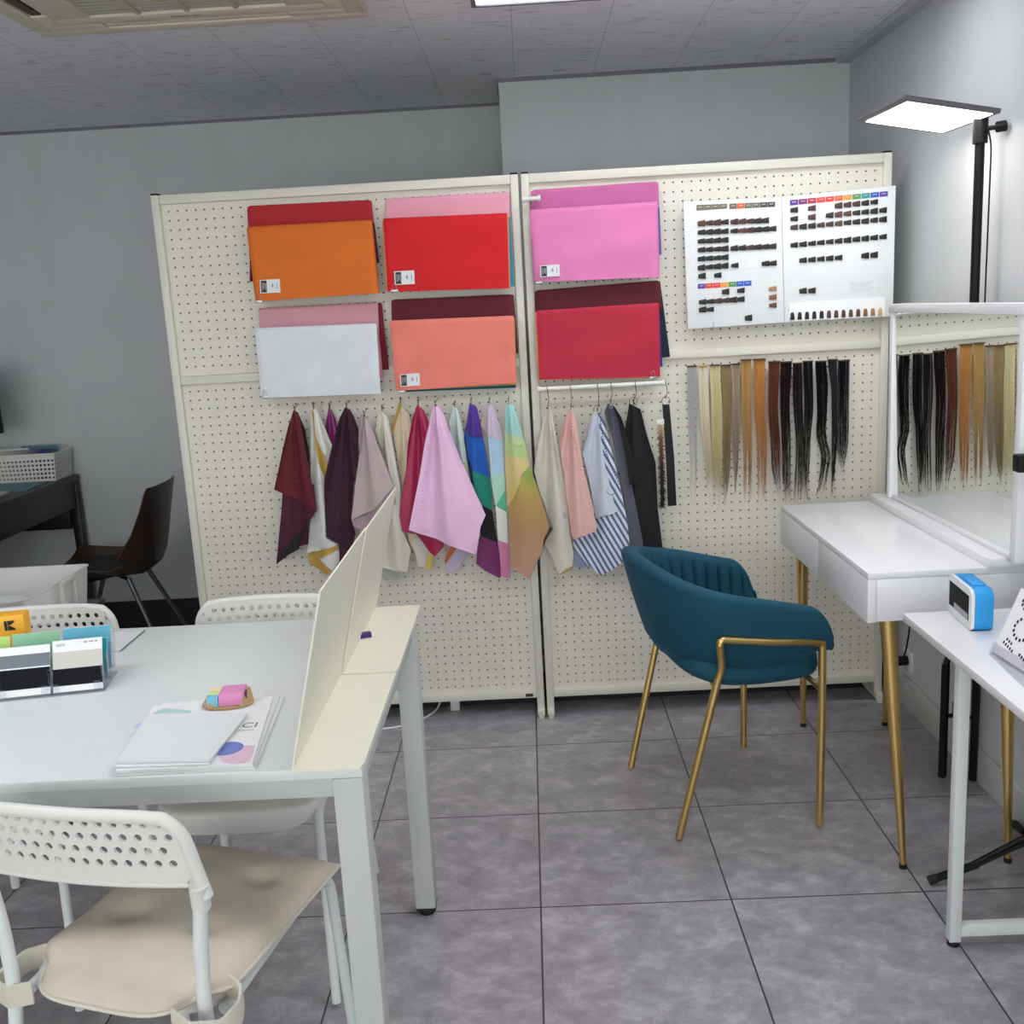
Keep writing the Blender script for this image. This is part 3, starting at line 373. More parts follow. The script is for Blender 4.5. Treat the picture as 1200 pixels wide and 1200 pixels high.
# brush of hair: blonde to brown to black down its length
m, nt, b = node_mat('hair_gradient', 0.6)
tc = N(nt, 'ShaderNodeTexCoord'); sp = N(nt, 'ShaderNodeSeparateXYZ'); nt.links.new(tc.outputs['Object'], sp.inputs[0])
r1 = N(nt, 'ShaderNodeValToRGB'); nt.links.new(MA(nt, 'ADD', MA(nt, 'MULTIPLY', sp.outputs[2], 3.3), 0.5), r1.inputs[0])
r1.color_ramp.elements[0].position = 0.2; r1.color_ramp.elements[0].color = rgb((22,18,18)); r1.color_ramp.elements[1].position = 0.97; r1.color_ramp.elements[1].color = rgb((216,196,150))
for p_, c_ in ((0.55, (74,48,36)), (0.8, (120,92,62))): q = r1.color_ramp.elements.new(p_); q.color = rgb(c_)
nt.links.new(r1.outputs[0], b.inputs['Base Color'])

# ------------------------------------------------------------------ the room
XL, XR, YF, ZC = -3.3, 1.27, -5.6, 2.30
YB, YBL, XC = 0.69, 1.15, -0.062
def slab(name, lo, hi, m): return MB().box(lo, hi).build(name, m, smooth=False)
struct(slab('floor', (XL-.1, YF-.1, -0.08), (XR+.1, YBL+.1, 0), 'vinyl_tile'))
struct(slab('ceiling', (XL-.1, YF-.1, ZC), (XR+.1, YBL+.1, ZC+.08), 'ceiling_board'))
struct(slab('wall_right', (XR, YF-.1, 0), (XR+.1, YBL+.1, ZC), 'wall_paper'))
struct(slab('wall_left', (XL-.1, YF-.1, 0), (XL, YBL+.1, ZC), 'wall_paper'))
# made-up wide opening behind the camera, added so world light fills the room
mb = MB().box((XL, YF-.1, 0), (XR, YF, .45)).box((XL, YF-.1, ZC-.12), (XR, YF, ZC))
struct(mb.build('wall_front', 'wall_paper', smooth=False))
mb = MB()
for x in (XL, XL+1.5, XL+3.0, XR-.06): mb.box((x, YF-.08, .45), (x+.06, YF-.02, ZC-.12), .004)
mb.box((XL, YF-.09, .45), (XR, YF-.01, .49), .004)
struct(mb.build('window_fill', 'white_trim'))
struct(slab('wall_back', (XL, YBL, 0), (XR, YBL+.1, ZC), 'wall_paper'))
struct(slab('wall_pilaster', (XC, YB, 0), (XR, YBL, ZC), 'wall_paper'))
struct(MB().box((XL, YBL-.012, 0), (XC, YBL, .185)).build('baseboard_back', 'black_rubber'))
struct(MB().box((XC, .135, 0), (XR-.015, .15, .11)).box((XL*.42, .135, 0), (XC, .15, .11)).build('baseboard_partition', 'black_rubber'))
struct(MB().box((XR-.014, YF, 0), (XR, YB, .105), .004).build('baseboard_right', 'white_trim'))
struct(MB().prism([(XR, YF, ZC), (XR-.055, YF, ZC), (XR-.045, YF, ZC-.02), (XR, YF, ZC-.02)], (0, YB-YF, 0)).build('trim_1', 'cornice'))
struct(MB().box((XC, YB-.006, ZC-.014), (XR-.055, YB, ZC)).box((XL, YBL-.006, ZC-.012), (XC, YBL, ZC)).box((XC-.006, YB, ZC-.03), (XC, YBL, ZC)).build('trim_2', 'light_frame'))

# ceiling light panels
def ceiling_light(x0, x1, y0, y1, label, led='rear_led'):
    t = thing('ceiling_light', label, 'ceiling light', ((x0+x1)/2, (y0+y1)/2, ZC-.03), 0, 'flush ceiling light panels')
    f = MB()
    w = .014
    for lo, hi in (((x0, y0), (x1, y0+w)), ((x0, y1-w), (x1, y1)), ((x0, y0+w), (x0+w, y1-w)), ((x1-w, y0+w), (x1, y1-w))):
        f.box((lo[0], lo[1], ZC-.03), (hi[0], hi[1], ZC-.0005), .002)
    f.build('frame', 'light_frame', t)
    MB().box((x0+w, y0+w, ZC-.024), (x1-w, y1-w, ZC-.001)).build('diffuser', led, t, smooth=False)
ceiling_light(-.11, 1.09, -.67, -.36, 'lit white ceiling light panel nearest the pegboards, cut by the top edge of the picture', 'ceiling_led')
ceiling_light(-.11, 1.09, -2.0, -1.7, 'lit white ceiling light panel right of centre, overhead behind the camera side')
ceiling_light(-2.3, -1.1, -2.1, -1.8, 'lit white ceiling light panel over the left side, behind the white table')

# ceiling air conditioner
ax0, ax1, ay1, ay0 = -1.335, -.404, -.335, -1.265
t = thing('air_conditioner', 'cream four-way ceiling cassette air conditioner at top left', 'air conditioner', ((ax0+ax1)/2, (ay0+ay1)/2, ZC-.03))
mb = MB(); ring = [(ax0, ay0), (ax1, ay0), (ax1, ay1), (ax0, ay1)]
ix0, ix1, iy0, iy1 = ax0+.2, ax1-.2, ay0+.155, ay1-.155
zt = ZC-.0005; zb = ZC-.03
body = []
# body frame made of eight strips leaving the outlet slots and the grille open
def bx(x0, y0, x1, y1): mb.box((x0, y0, zb), (x1, y1, zt), .003)
sl = .048
bx(ax0, ay1-.05, ax1, ay1); bx(ax0, ay0, ax1, ay0+.05); bx(ax0, ay0+.05, ax0+.05, ay1-.05); bx(ax1-.05, ay0+.05, ax1, ay1-.05)
bx(ax0+.05+sl, ay1-.155, ax1-.05-sl, ay1-.05-sl); bx(ax0+.05+sl, ay0+.05+sl, ax1-.05-sl, ay0+.155)
bx(ax0+.05+sl, ay0+.155, ix0, ay1-.155); bx(ix1, ay0+.155, ax1-.05-sl, ay1-.155)
for cx_, cy_ in ((ax0+.05, ay0+.05), (ax1-.05-sl-.11, ay0+.05), (ax0+.05, ay1-.05-sl), (ax1-.05-sl-.11, ay1-.05-sl)): bx(cx_, cy_, cx_+sl+.11, cy_+sl)
for cx_ in (ax0+.05, ax1-.05-sl):
    bx(cx_, ay0+.05+sl, cx_+sl, ay0+.05+sl+.09); bx(cx_, ay1-.05-sl-.09, cx_+sl, ay1-.05-sl)
mb.build('panel', 'ac_body', t)
g = MB(); g.box((ix0, iy0, zb+.008), (ix1, iy1, zt))
for i in range(24): 
    y = iy0+(iy1-iy0)*(i+.5)/24; g.box((ix0, y-.006, zb+.0065), (ix1, y+.006, zb+.009))
for i in range(1, 4):
    x = ix0+(ix1-ix0)*i/4; g.box((x-.006, iy0, zb+.001), (x+.006, iy1, zb+.009))
g.build('intake_grille', 'ac_grille', t, smooth=False)
for k in range(4):
    L = MB()
    if k == 0: L.use(1).box((ax0+.16, ay1-.05-sl, zt-.006), (ax1-.16, ay1-.05, zt-.002)).use(0).box((ax0+.165, ay1-.05-.024, zb+.004), (ax1-.165, ay1-.05-.001, zb+.010), .002)
    if k == 1: L.box((ax0+.21, ay0+.05, zt-.008), (ax1-.21, ay0+.05+sl, zt-.002)).box((ax0+.215, ay0+.06, zb+.004), (ax1-.215, ay0+.085, zb+.008))
    if k == 2: L.box((ax0+.05, ay0+.19, zt-.008), (ax0+.05+sl, ay1-.19, zt-.002)).box((ax0+.06, ay0+.195, zb+.004), (ax0+.085, ay1-.195, zb+.008))
    if k == 3: L.box((ax1-.05-sl, ay0+.19, zt-.008), (ax1-.05, ay1-.19, zt-.002)).box((ax1-.085, ay0+.195, zb+.004), (ax1-.06, ay1-.195, zb+.008))
    L.build('outlet_louver', ['ac_dark', 'ac_dark'] if k in (2, 3) else ['ac_body', 'ac_dark'], t)
L = MB()
for i in range(11):
    if i != 7: L.box((-.925+i*.0075, ay1-.128, zb-.0006), (-.920+i*.0075, ay1-.120, zb+.001))
L.build('maker_mark', 'print_grey', t)

# ------------------------------------------------------------------ pegboard partitions
def perforated(mb, xs, zs, r, x0, x1, z0, z1, pos, mid=True):
    """sheet with round holes: pos(x, z, side) gives the 3D point of the front (0) or back (1)"""
    nx, nz = len(xs), len(zs)
    bx_ = [x0]+[(xs[i]+xs[i+1])/2 for i in range(nx-1)]+[x1]
    bz_ = [z0]+[(zs[i]+zs[i+1])/2 for i in range(nz-1)]+[z1]
    for j in range(nz):
        for i in range(nx):
            a, b_, c, d = bx_[i], bx_[i+1], bz_[j], bz_[j+1]
            V = []
            for sd in (0, 1):
                V += [pos(a, c, sd), pos(b_, c, sd), pos(b_, d, sd), pos(a, d, sd)]
                V += [pos(xs[i]+r*cos(pi/4*k), zs[j]+r*sin(pi/4*k), sd) for k in range(8)]
            F = []
            for sd in (0, 12):
                h = lambda k: 4+sd+k % 8
                for q in ((sd+0, sd+1, h(7), h(6), h(5)), (sd+1, sd+2, h(1), h(0), h(7)), (sd+2, sd+3, h(3), h(2), h(1)), (sd+3, sd+0, h(5), h(4), h(3))):
                    F.append(q if sd == 0 else q[::-1])
            for k in range(8): F.append((4+k, 4+(k+1) % 8, 16+(k+1) % 8, 16+k))
            mb.add(V, F)
def pegboard(x0, x1, label, plate):
    t = thing('pegboard_partition', label, 'pegboard', ((x0+x1)/2, .02, 0), 0, 'ivory pegboard partitions')
    H, w, d = 1.865, .026, .035
    for a in (x0, x1-w): MB().box((a, 0, .02), (a+w, d, H), .003).build('post', 'ivory', t)
    MB().box((x0+w, .001, H-.03), (x1-w, d, H-.0005), .003).build('top_rail', 'ivory', t)
    MB().box((x0+w, .002, 1.2466), (x1-w, d, 1.276), .003).build('middle_rail', 'ivory', t)
    br_ = MB().box((x0+w, .001, .0707), (x1-w, d, .1), .003).build('bottom_rail', 'ivory', t)
    n = 38; xs = [x0+w+(x1-x0-2*w)*(i+.5)/n*.985+.0085 for i in range(n)]
    f = lambda x, z, s: (x, .016+.004*s, z)
    mb = MB(); perforated(mb, xs, [1.813-.0298*i for i in range(17, -1, -1)], 0.0031, x0+w, x1-w, 1.276, H-.03, f); mb.build('upper_panel', 'ivory_board', t, smooth=False, fix=False)
    mb = MB(); perforated(mb, xs, [1.223-.0298*i for i in range(37, -1, -1)], 0.0031, x0+w, x1-w, .1, 1.2466, f); mb.build('lower_panel', 'ivory_board', t, smooth=False, fix=False)
    MB().box((x0+w, .029, .1), (x1-w, .033, H-.03)).build('rear_panel', 'cavity_shade', t, smooth=False)  # dark backing colour stands in for the shade inside the peg holes
    for a in (x0, x1-w):
        MB().box((a, -.022, .010), (a+w, .20, .036), .004).box((a+.004, -.02, 0), (a+w-.004, -.002, .0105)).box((a+.004, .18, 0), (a+w-.004, .198, .0105)).build('foot', 'ivory', t)
        MB().box((a+.001, .002, H), (a+w-.001, d-.002, H+.005), .001).build('cap', 'black_plastic', t)
    if plate: MB().box((-.071, -.0015, .077), (-.044, .0015, .088)).build('name_plate', 'label_plate', t)
    return t
pegboard(-1.204, -.005, 'left ivory pegboard partition holding four stacks of coloured drapes', True)
pegboard(.004, 1.196, 'right ivory pegboard partition with the hair colour chart and hair strands', False)

# ------------------------------------------------------------------ folded colour drapes on the pegboards
def lerp(a, b, t): return tuple(x+(y-x)*t for x, y in zip(a, b))
DL = dict(
 red_rear='deep red folded drape rising behind the orange drape, top left stack',
 maroon_mid='maroon folded drape peeking out at the sides behind the orange drape',
 orange_front='orange folded drape with a black and white label, top left on the left pegboard',
 pink_rear='pale pink folded drape rising behind the bright red drape',
 teal_mid='teal blue folded drape peeking out right of the bright red drape',
 apricot_mid='apricot folded drape edging the left side of the bright red drape',
 red_front='bright red folded drape with a black and white label below the pale pink one',
 dusty_rear='dusty pink folded drape rising behind the white drape',
 crimson_mid='dark crimson folded drape sticking out right of the white drape',
 rose_mid='rose folded drape directly behind the white drape',
 white_front='ice white folded drape held by a small binder clip, lower left stack',
 wine_rear='wine red folded drape rising behind the salmon drape on the left pegboard',
 teal_low='dark teal folded drape showing under the salmon drape',
 mustard_mid='mustard folded drape edging the salmon drape',
 salmon_front='salmon folded drape with a black and white label, left pegboard',
 magenta_rear='orchid folded drape rising behind the light pink drape, top of the right pegboard',
 violet_mid='violet folded drape peeking out behind the light pink drape',
 pink_front='light pink folded drape with a black and white label, top of the right pegboard',
 wine_rear_right='dark wine folded drape rising behind the raspberry red drape on the right pegboard',
 navy_mid='dark navy folded drape sticking out right of the raspberry red drape',
 violet_low='dark violet folded drape showing at the lower right of the raspberry red drape',
 tan_edge='apricot folded drape edging the left side of the raspberry red drape',
 crimson_front='raspberry red folded drape with a binder clip at its lower right corner')
def drape(key, m, Y, th, quad, tagq, clip):
    TL, TR, BR, BL = quad
    rnd = random.Random(key); rnd_c = key in ('red_rear', 'magenta_rear', 'wine_rear', 'wine_rear_right'); p1, p2, p3 = rnd.random()*6, rnd.random()*6, rnd.random()*6
    nx, nz = 40, 28
    front, back = [], []
    amp = .0026 if Y < -.05 else .0008
    for j in range(nz+1):
        v = j/nz
        for i in range(nx+1):
            u = i/nx
            a = lerp(TL, TR, u); b_ = lerp(BL, BR, u); x, z = lerp(a, b_, v)
            # rounded top corners
            cr = .005 if rnd_c else .0015
            if v < .08:
                du = min(u, 1-u)*math.dist(TL, TR)
                if du < cr: z -= (cr-math.sqrt(max(0, cr*cr-(cr-du)**2)))*(1-v/.08)*.7
            edge = min(1, 6*min(v, 1.0))*1.0
            y = Y-amp*(sin(4*u+3*v+p1)+.6*sin(9*u-5*v+p2)+.5*sin(3*u+11*v+p3))*edge
            rd = min(1, v/.05); yb = Y+th
            y = y if v > 0 else Y+th*.35
            if i in (0, nx): y += th*.25
            front.append((x, y, z)); back.append((x, yb-(th*.3 if j == 0 else 0), z))
    mb = MB(); W = nx+1; n = len(front)
    F = [(j*W+i, j*W+i+1, (j+1)*W+i+1, (j+1)*W+i) for j in range(nz) for i in range(nx)]
    G = [tuple(k+n for k in q[::-1]) for q in F]
    rim = [i for i in range(W)]+[j*W+nx for j in range(1, nz+1)]+[nz*W+i for i in range(nx-1, -1, -1)]+[j*W for j in range(nz-1, 0, -1)]
    H = [(rim[k], rim[(k+1) % len(rim)], rim[(k+1) % len(rim)]+n, rim[k]+n) for k in range(len(rim))]
    mb.add(front+back, F+G+H)
    xs = [q[0] for q in quad]; zs = [q[1] for q in quad]
    root = thing('folded_drape', DL[key], 'fabric drape', (sum(xs)/4, Y+th/2, min(zs)), 0, 'folded colour drapes on the pegboards')
    mb.build('fabric', m, root, angle=60)
    if tagq:
        y = Y-.007
        a, b_, c, d = tagq
        P3 = lambda u, v, yy: (*lerp(lerp(a, b_, u), lerp(d, c, u), v)[:1], yy, lerp(lerp(a, b_, u), lerp(d, c, u), v)[1])
        def patch(u0, v0, u1, v1, yy): return [P3(u0, v0, yy), P3(u1, v0, yy), P3(u1, v1, yy), P3(u0, v1, yy)]
        lb = MB().prism(patch(0, 0, 1, 1, y), (0, .0015, 0)).build('label_tag', 'paper_white', root, smooth=False)
        MB().prism(patch(.05, .06, .34, .94, y-.0004), (0, .0004, 0)).build('black_field', 'print_black', lb, smooth=False)
        pr = MB()
        cx_, _, cz_ = P3(.62, .5, y); 
        pr.torus((cx_, y-.0003, cz_), .0032, .0008, 'y', 16, 5)
        pr.prism(patch(.61, .3, .65, .5, y-.0004), (0, .0004, 0)); pr.prism(patch(.84, .3, .87, .7, y-.0004), (0, .0004, 0))
        pr.build('printed_mark', 'print_grey', lb)
        pw = MB()
        for k in range(4): pw.prism(patch(.10+.06*k, .2+.05*(k % 2), .125+.06*k, .8-.07*(k % 3), y-.0007), (0, .0003, 0))
        pw.build('printed_lines', 'print_light', lb)
    if clip:
        x, z = clip; y = Y-.006
        c = MB().box((x-.012, y, z-.010), (x+.012, y+.016, z-.002), .001)
        c.build('binder_clip', 'steel', root)
        MB().tube(fillet([(x-.008, y-.001, z-.004), (x-.005, y-.001, z+.010), (x-.003, y-.001, z+.016), (x+.003, y-.001, z+.016), (x+.005, y-.001, z+.010), (x+.008, y-.001, z-.004)], .004), .0007, 6).build('clip_wire', 'steel', root)
for d_ in DRAPES: drape(*d_)
def rod(x0, x1, z, y, label, name='hanging_rod', wall=True):
    t = thing(name, label, 'rod', ((x0+x1)/2, y, z), 0)
    mb = MB().tube([(x0, y, z), (x1, y, z)], .0075, 12); mb.build('bar', 'plastic_white', t)
    for x in (x0, x1): MB().tube([(x-.004, y, z), (x+.004, y, z)], .0105, 14).build('end_cap', 'plastic_white', t)
    for x in (x0+.02, x1-.02): MB().tube([(x, y+.004, z), (x, .018, z)], .0035, 8).build('bracket', 'steel', t)
rod(.028, .436, 1.177, -.088, 'white rod under the raspberry red drape, carrying S-hooks')
rod(.010, .06, 1.782, -.035, 'short white rod end left of the orchid drape, top of the right pegboard')

# ------------------------------------------------------------------ cloth samples hanging on rings
CLL = dict(
 burgundy='burgundy cloth with dark lining, leftmost of the hanging cloths',
 white_gold='white satin cloth with a gold edge, second hanging cloth from the left',
 magenta='narrow magenta satin cloth between the white and gold cloth and the dark plum cloth',
 dark_plum='long dark plum cloth hanging left of the mauve grey cloth',
 mauve='mauve grey folded cloth hanging behind the tip of the white card divider',
 cream='long cream cloth in two folds, between the mauve cloth and the beige one',
 beige_gold='beige cloth with a gold edge left of the crimson cloth',
 crimson='crimson satin cloth partly behind the lilac pink cloth',
 lilac_pink='wide lilac pink satin cloth in front of its neighbours',
 aqua_fold='pale aqua cloth just right of the lilac pink cloth, its orange-edged hem showing below',
 jewel_bands='cloth with purple, blue, green, black and plum bands',
 pastel_bands='narrow cloth with lilac, pale blue, mint, white and pink bands',
 green_brown='cloth blending from aqua through green to brown, rightmost on the left pegboard',
 cream_plain='plain cream cloth with a small sewn label, first on the white rod',
 pink_satin='pale pink satin cloth with a puckered edge, second on the white rod',
 blue_stripe='blue and white striped cloth with a pale denim flap',
 dark_gray='charcoal grey cloth with a black leather fold, right of the striped cloth',
 black='long black cloth hanging behind the teal chair back')
HOOK = dict(burgundy=1.155, white_gold=1.163, magenta=1.16, dark_plum=1.157, mauve=1.142, cream=1.148, beige_gold=1.164, crimson=1.161, lilac_pink=1.153, aqua_fold=1.149, jewel_bands=1.152, pastel_bands=1.157, green_brown=1.159)
def scan(poly, nz, nx):
    zs = [q[1] for q in poly]; z1, z0 = max(zs), min(zs)
    rows = sorted(set([round(z1-(z1-z0)*k/nz, 5) for k in range(nz+1)]+[round(z, 5) for z in zs]), reverse=True)
    rr_ = [rows[0]]
    for z in rows[1:]:
        if rr_[-1]-z > .0015 or z == rows[-1]: rr_.append(z)
    out = []
    for z in rr_:
        zz = min(max(z, z0+1e-5), z1-1e-5); X = []
        for k in range(len(poly)):
            (xa, za), (xb, zb_) = poly[k], poly[(k+1) % len(poly)]
            if (za-zz)*(zb_-zz) <= 0 and abs(za-zb_) > 1e-9: X.append(xa+(xb-xa)*(zz-za)/(zb_-za))
        if X: out.append((z, min(X), max(X)))
    return out
def cloth(key, tip, Y, amp, k_, ph_, layers):
    xt, zt_ = tip
    names = []
    mb = MB()
    def depth(x, z):
        h = max(.0, zt_-z); a = math.atan2(x-xt, h+.03)
        return -2.0*amp*(sin(k_*a+ph_)+.5*sin(2.3*k_*a+1.7*ph_))*min(1, h/.08)+.004*sin(h*9+ph_)*min(1, h/.2)
    nx = 18
    for (m, dy, poly) in layers:
        if m not in names: names.append(m)
        mb.use(names.index(m))
        rows = scan(poly, 26, nx)
        fr, bk = [], []
        for z, xa, xb in rows:
            for i in range(nx+1):
                x = xa+(xb-xa)*i/nx; y = Y+dy+depth(x, z)
                fr.append((x, y, z)); bk.append((x, y+.0022, z))
        W = nx+1; n = len(fr); R = len(rows)
        F = [(j*W+i, j*W+i+1, (j+1)*W+i+1, (j+1)*W+i) for j in range(R-1) for i in range(nx)]
        G = [tuple(q+n for q in f[::-1]) for f in F]
        rim = list(range(W))+[j*W+nx for j in range(1, R)]+[(R-1)*W+i for i in range(nx-1, -1, -1)]+[j*W for j in range(R-2, 0, -1)]
        H = [(rim[q], rim[(q+1) % len(rim)], rim[(q+1) % len(rim)]+n, rim[q]+n) for q in range(len(rim))]
        mb.add(fr+bk, F+G+H)
    zmin = min(v[2] for v in mb.v)
    root = thing('cloth_sample', CLL[key], 'cloth', (xt, Y, zmin), 0, 'cloth samples hanging below the drapes')
    mb.build('fabric', names, root, angle=60, fix=False)
    big = key in ('blue_stripe', 'black')
    R_ = .0135 if big else .0075
    MB().torus((xt, Y+.001, zt_+R_*.55), R_, .0011, 'y' if big else 'x', 18, 6).build('ring', 'wire', root)
    if key == 'dark_gray':
        MB().torus((xt+.001, Y-.014, zt_-.012), .005, .0016, 'y', 16, 6).build('eyelet', 'steel', root)
    if key == 'cream_plain':
        MB().box((xt+.027, Y-.017, zt_-.372), (xt+.043, Y-.0145, zt_-.350), .001, Matrix.Rotation(-.35, 3, 'Y')).build('sewn_label', 'gray_cloth', root)
    if key == 'blue_stripe':
        MB().torus((xt+.034, Y-.036, zt_-.262), .014, .0012, 'y', 20, 6, pi*.95, pi*2.1).build('metal_ring', 'wire', root)
        mb2 = MB()
        for q in range(22):
            f_ = q/21; x = xt+.008+.056*f_-.012*sin(f_*3.1); z = zt_-.03-.215*f_
            yq = Y-.010+depth(x, z); mb2.box((x-.0016, yq-.0022, z-.0030), (x+.0016, yq+.001, z+.0030), .001)
        mb2.build('stitching', 'navy', root)
    if key in ('pink_satin', 'lilac_pink'):
        pts = [q for q in layers[0][2]]
        mb3 = MB()
        for q in range(26):
            f_ = q/25
            if key == 'pink_satin': x = xt-.004+.062*f_**1.15; z = zt_-.03-.31*f_
            else: x = xt-.012-.070*f_**.9; z = zt_-.06-.32*f_
            y = Y+depth(x, z)
            mb3.box((x-.005, y-.0022, z-.0030), (x+.005, y+.001, z+.0030), .0022, Matrix.Rotation(.35 if key == 'pink_satin' else -.25, 3, 'Y'))
        mb3.build('gathered_hem', layers[0][0], root)
for c_ in CLOTHS: cloth(*c_)
SHORT = dict(burgundy='burgundy cloth', white_gold='white and gold cloth', magenta='magenta satin cloth', dark_plum='dark plum cloth', mauve='mauve grey cloth', cream='long cream cloth',
 beige_gold='beige cloth', crimson='crimson satin cloth', lilac_pink='lilac pink cloth', aqua_fold='pale aqua cloth', jewel_bands='purple, blue and green banded cloth', pastel_bands='pastel banded cloth',
 green_brown='green and brown cloth', cream_plain='plain cream cloth', pink_satin='pale pink satin cloth', blue_stripe='blue striped cloth', dark_gray='charcoal grey cloth', black='long black cloth')
# peg hooks on the left pegboard, S-hooks on the white rod
def peg_hook(x, z, label):
    t = thing('peg_hook', label, 'hook', (x, 0, z), 0, 'wire hooks holding the cloth samples')
    MB().tube(fillet([(x, .014, z+.004), (x, -.030, z+.002), (x, -.072, z), (x, -.082, z+.012)], .008), .0013, 6).build('wire', 'wire', t)
    return t
for c_ in CLOTHS:
    key, tip, Y = c_[0], c_[1], c_[2]
    x, z = tip
    if x < 0:
        zh = z+.0095
        t = thing('peg_hook', 'thin wire peg hook holding up the '+SHORT[key], 'hook', (x, Y, zh), 0, 'wire peg hooks on the left pegboard')
        mb = MB().tube(fillet([(x, .018, zh+.006), (x, Y+.006, zh), (x, Y-.010, zh), (x, Y-.014, zh+.010)], .005), .0013, 6)
        mb.build('wire', 'wire', t)
    else:
        zr = 1.177
        t = thing('s_hook', 'wire S-hook on the white rod holding up the '+SHORT[key], 'hook', (x, -.088, z), 0, 'wire S-hooks on the white rod')
        top = [(x, -.088+.010*cos(a), zr+.010*sin(a)) for a in [radians(q) for q in (-20, 30, 90, 140, 180)]]
        zb_ = z+.006
        MB().tube(fillet(top+[(x+.004, -.088, zr-.03), (x+.002, Y-.012, zb_+.012), (x, Y-.012, zb_), (x, Y+.001, zb_-.004), (x, Y+.009, zb_+.006)], .004), .0013, 6).build('wire', 'wire', t)
# hair brush strip and black strip on the last S-hook
xh = .446
root = thing('s_hook', 'wire S-hook at the right end of the white rod carrying the black strip', 'hook', (xh, -.088, 1.12), 0, 'wire S-hooks on the white rod')
MB().tube(fillet([(xh-.006, -.098, 1.178), (xh-.006, -.092, 1.188), (xh-.004, -.080, 1.182), (xh+.004, -.076, 1.150), (xh, -.062, 1.128), (xh, -.050, 1.122), (xh, -.046, 1.131)], .004), .0013, 6).build('wire', 'wire', root)
root = thing('hair_swatch_ring', 'black fabric strip with a blonde to black hair tuft, right end of the white rod', 'hair sample', (xh, -.045, .747))
MB().prism([(.4368, -.044, 1.1014), (.4601, -.044, 1.1002), (.4718, -.044, .9233), (.4761, -.044, .7566), (.4469, -.044, .7554), (.4451, -.044, .9033)], (0, .006, 0), .001).build('strip', 'black', root)
MB().torus((.449, -.042, 1.112), .014, .0011, 'y', 20, 6).build('ring', 'wire', root)
MB().prism([(.4135, -.052, 1.052), (.4405, -.052, 1.055), (.4405, -.052, 1.035), (.4135, -.052, 1.032)], (0, .014, 0), .003).build('binding', 'satin_white', root)
hb = MB(); rnd = random.Random(3)
for i in range(420):
    z = .755+.285*rnd.random(); s_ = rnd.choice((-1, 1)); xc = .428+.004*rnd.random()-.002
    L_ = .010+.008*rnd.random(); y0 = -.046
    a = rnd.random()*2*pi
    dx, dy = cos(a)*L_, -abs(sin(a))*L_*.8
    hb.tube([(xc, y0, z), (xc+dx, y0+dy, z-.010*rnd.random()-.003)], [.0016, .0005], 4)
hb.box((.423, -.048, .76), (.434, -.041, 1.04), .002)
hb.build('hair_tuft', 'hair_gradient', root)

# ------------------------------------------------------------------ hair extensions
HL = dict(silver='silver grey sheer hair extension, leftmost of the row', cream='pale cream hair extension, second from the left, almost the colour of the board',
 blonde='light blonde hair extension, third from the left', taupe='dark taupe hair extension tapering to a point, fourth from the left', ash='short ash brown hair extension, fifth from the left',
 tan='golden tan hair extension, left of the orange one', orange='bright orange copper hair extension', auburn='reddish auburn hair extension right of the orange one',
 plum='thick plum black hair extension right of the auburn one', dark='dark brown hair extension splitting into strands, between the plum black and grey black ones',
 grayblack='grey black straight hair extension left of the wavy one', wavy='black wavy hair extension', smoke='thin smoky black hair extension between the wavy and the blue black ones',
 blueblack='short thick blue black hair extension, rightmost of the row')
def hair(key, m, ctl, n):
    rnd = random.Random(key)
    x0, z0, h0 = ctl[0]; z1 = ctl[-1][1]
    root = thing('hair_extension', HL[key], 'hair extension', (x0, -.010, z1), 0, 'hair extensions hanging on the right pegboard')
    def at(t):
        z = z0+(z1-z0)*t
        for k in range(len(ctl)-1):
            if ctl[k+1][1] <= z or k == len(ctl)-2:
                f = (ctl[k][1]-z)/(ctl[k][1]-ctl[k+1][1]); f = f*f*(3-2*f)
                return ctl[k][0]+(ctl[k+1][0]-ctl[k][0])*f, ctl[k][2]+(ctl[k+1][2]-ctl[k][2])*f, z
    mb = MB(); seg = 14
    nl = 4 if n < 60 else 6
    locks = [(rnd.uniform(-1, 1), rnd.uniform(.86, 1.0)) for _ in range(nl)]
    for i in range(n):
        u = -1+2*(i+.5)/n+rnd.uniform(-.03, .03); tl, tlen = locks[rnd.randrange(nl)] if rnd.random() < .8 else (u, rnd.uniform(.6, .95))
        tl = min(locks, key=lambda q: abs(q[0]-u)+rnd.random()*.25)[0]
        L_ = min(1, tlen*rnd.uniform(.85, 1.02)); wv = rnd.uniform(0, 6); yy = -.006-.006*rnd.random()
        wd = h0*2/n*(1.1 if key == 'silver' else 3.0)
        verts = []
        for s_ in range(seg+1):
            t = L_*s_/seg; cx_, hw, z = at(t)
            g = max(0, (t-.28)/.72); g = g*g
            uu = u*(1-g*.75)+tl*g*.75
            x = cx_+uu*hw+.0012*sin(9*t+wv)*g*2
            w_ = max(.0004, wd*(1-.86*t))*(1 if s_ < seg else .3)
            y = yy-.004*sin(pi*t)+.003*sin(5*t+wv)*t
            verts += [(x-w_/2, y, z), (x, y-.0012, z), (x+w_/2, y, z)]
        F = []
        for s_ in range(seg):
            for k in range(3):
                F.append((s_*3+k, s_*3+(k+1) % 3, (s_+1)*3+(k+1) % 3, (s_+1)*3+k))
        mb.add(verts, F)
    mb.build('hair', m, root, angle=80, fix=False)
    MB().box((x0-h0-.001, -.019, z0-.002), (x0+h0+.001, -.003, z0+.0022), .0012).build('comb_clip', 'dark_brown' if key not in ('cream',) else 'h_tan', root)
    MB().tube([(x0, .018, z0-.001), (x0, -.006, z0-.001)], .0015, 6).build('pin', 'wire', root)
for h_ in HAIR: hair(*h_)

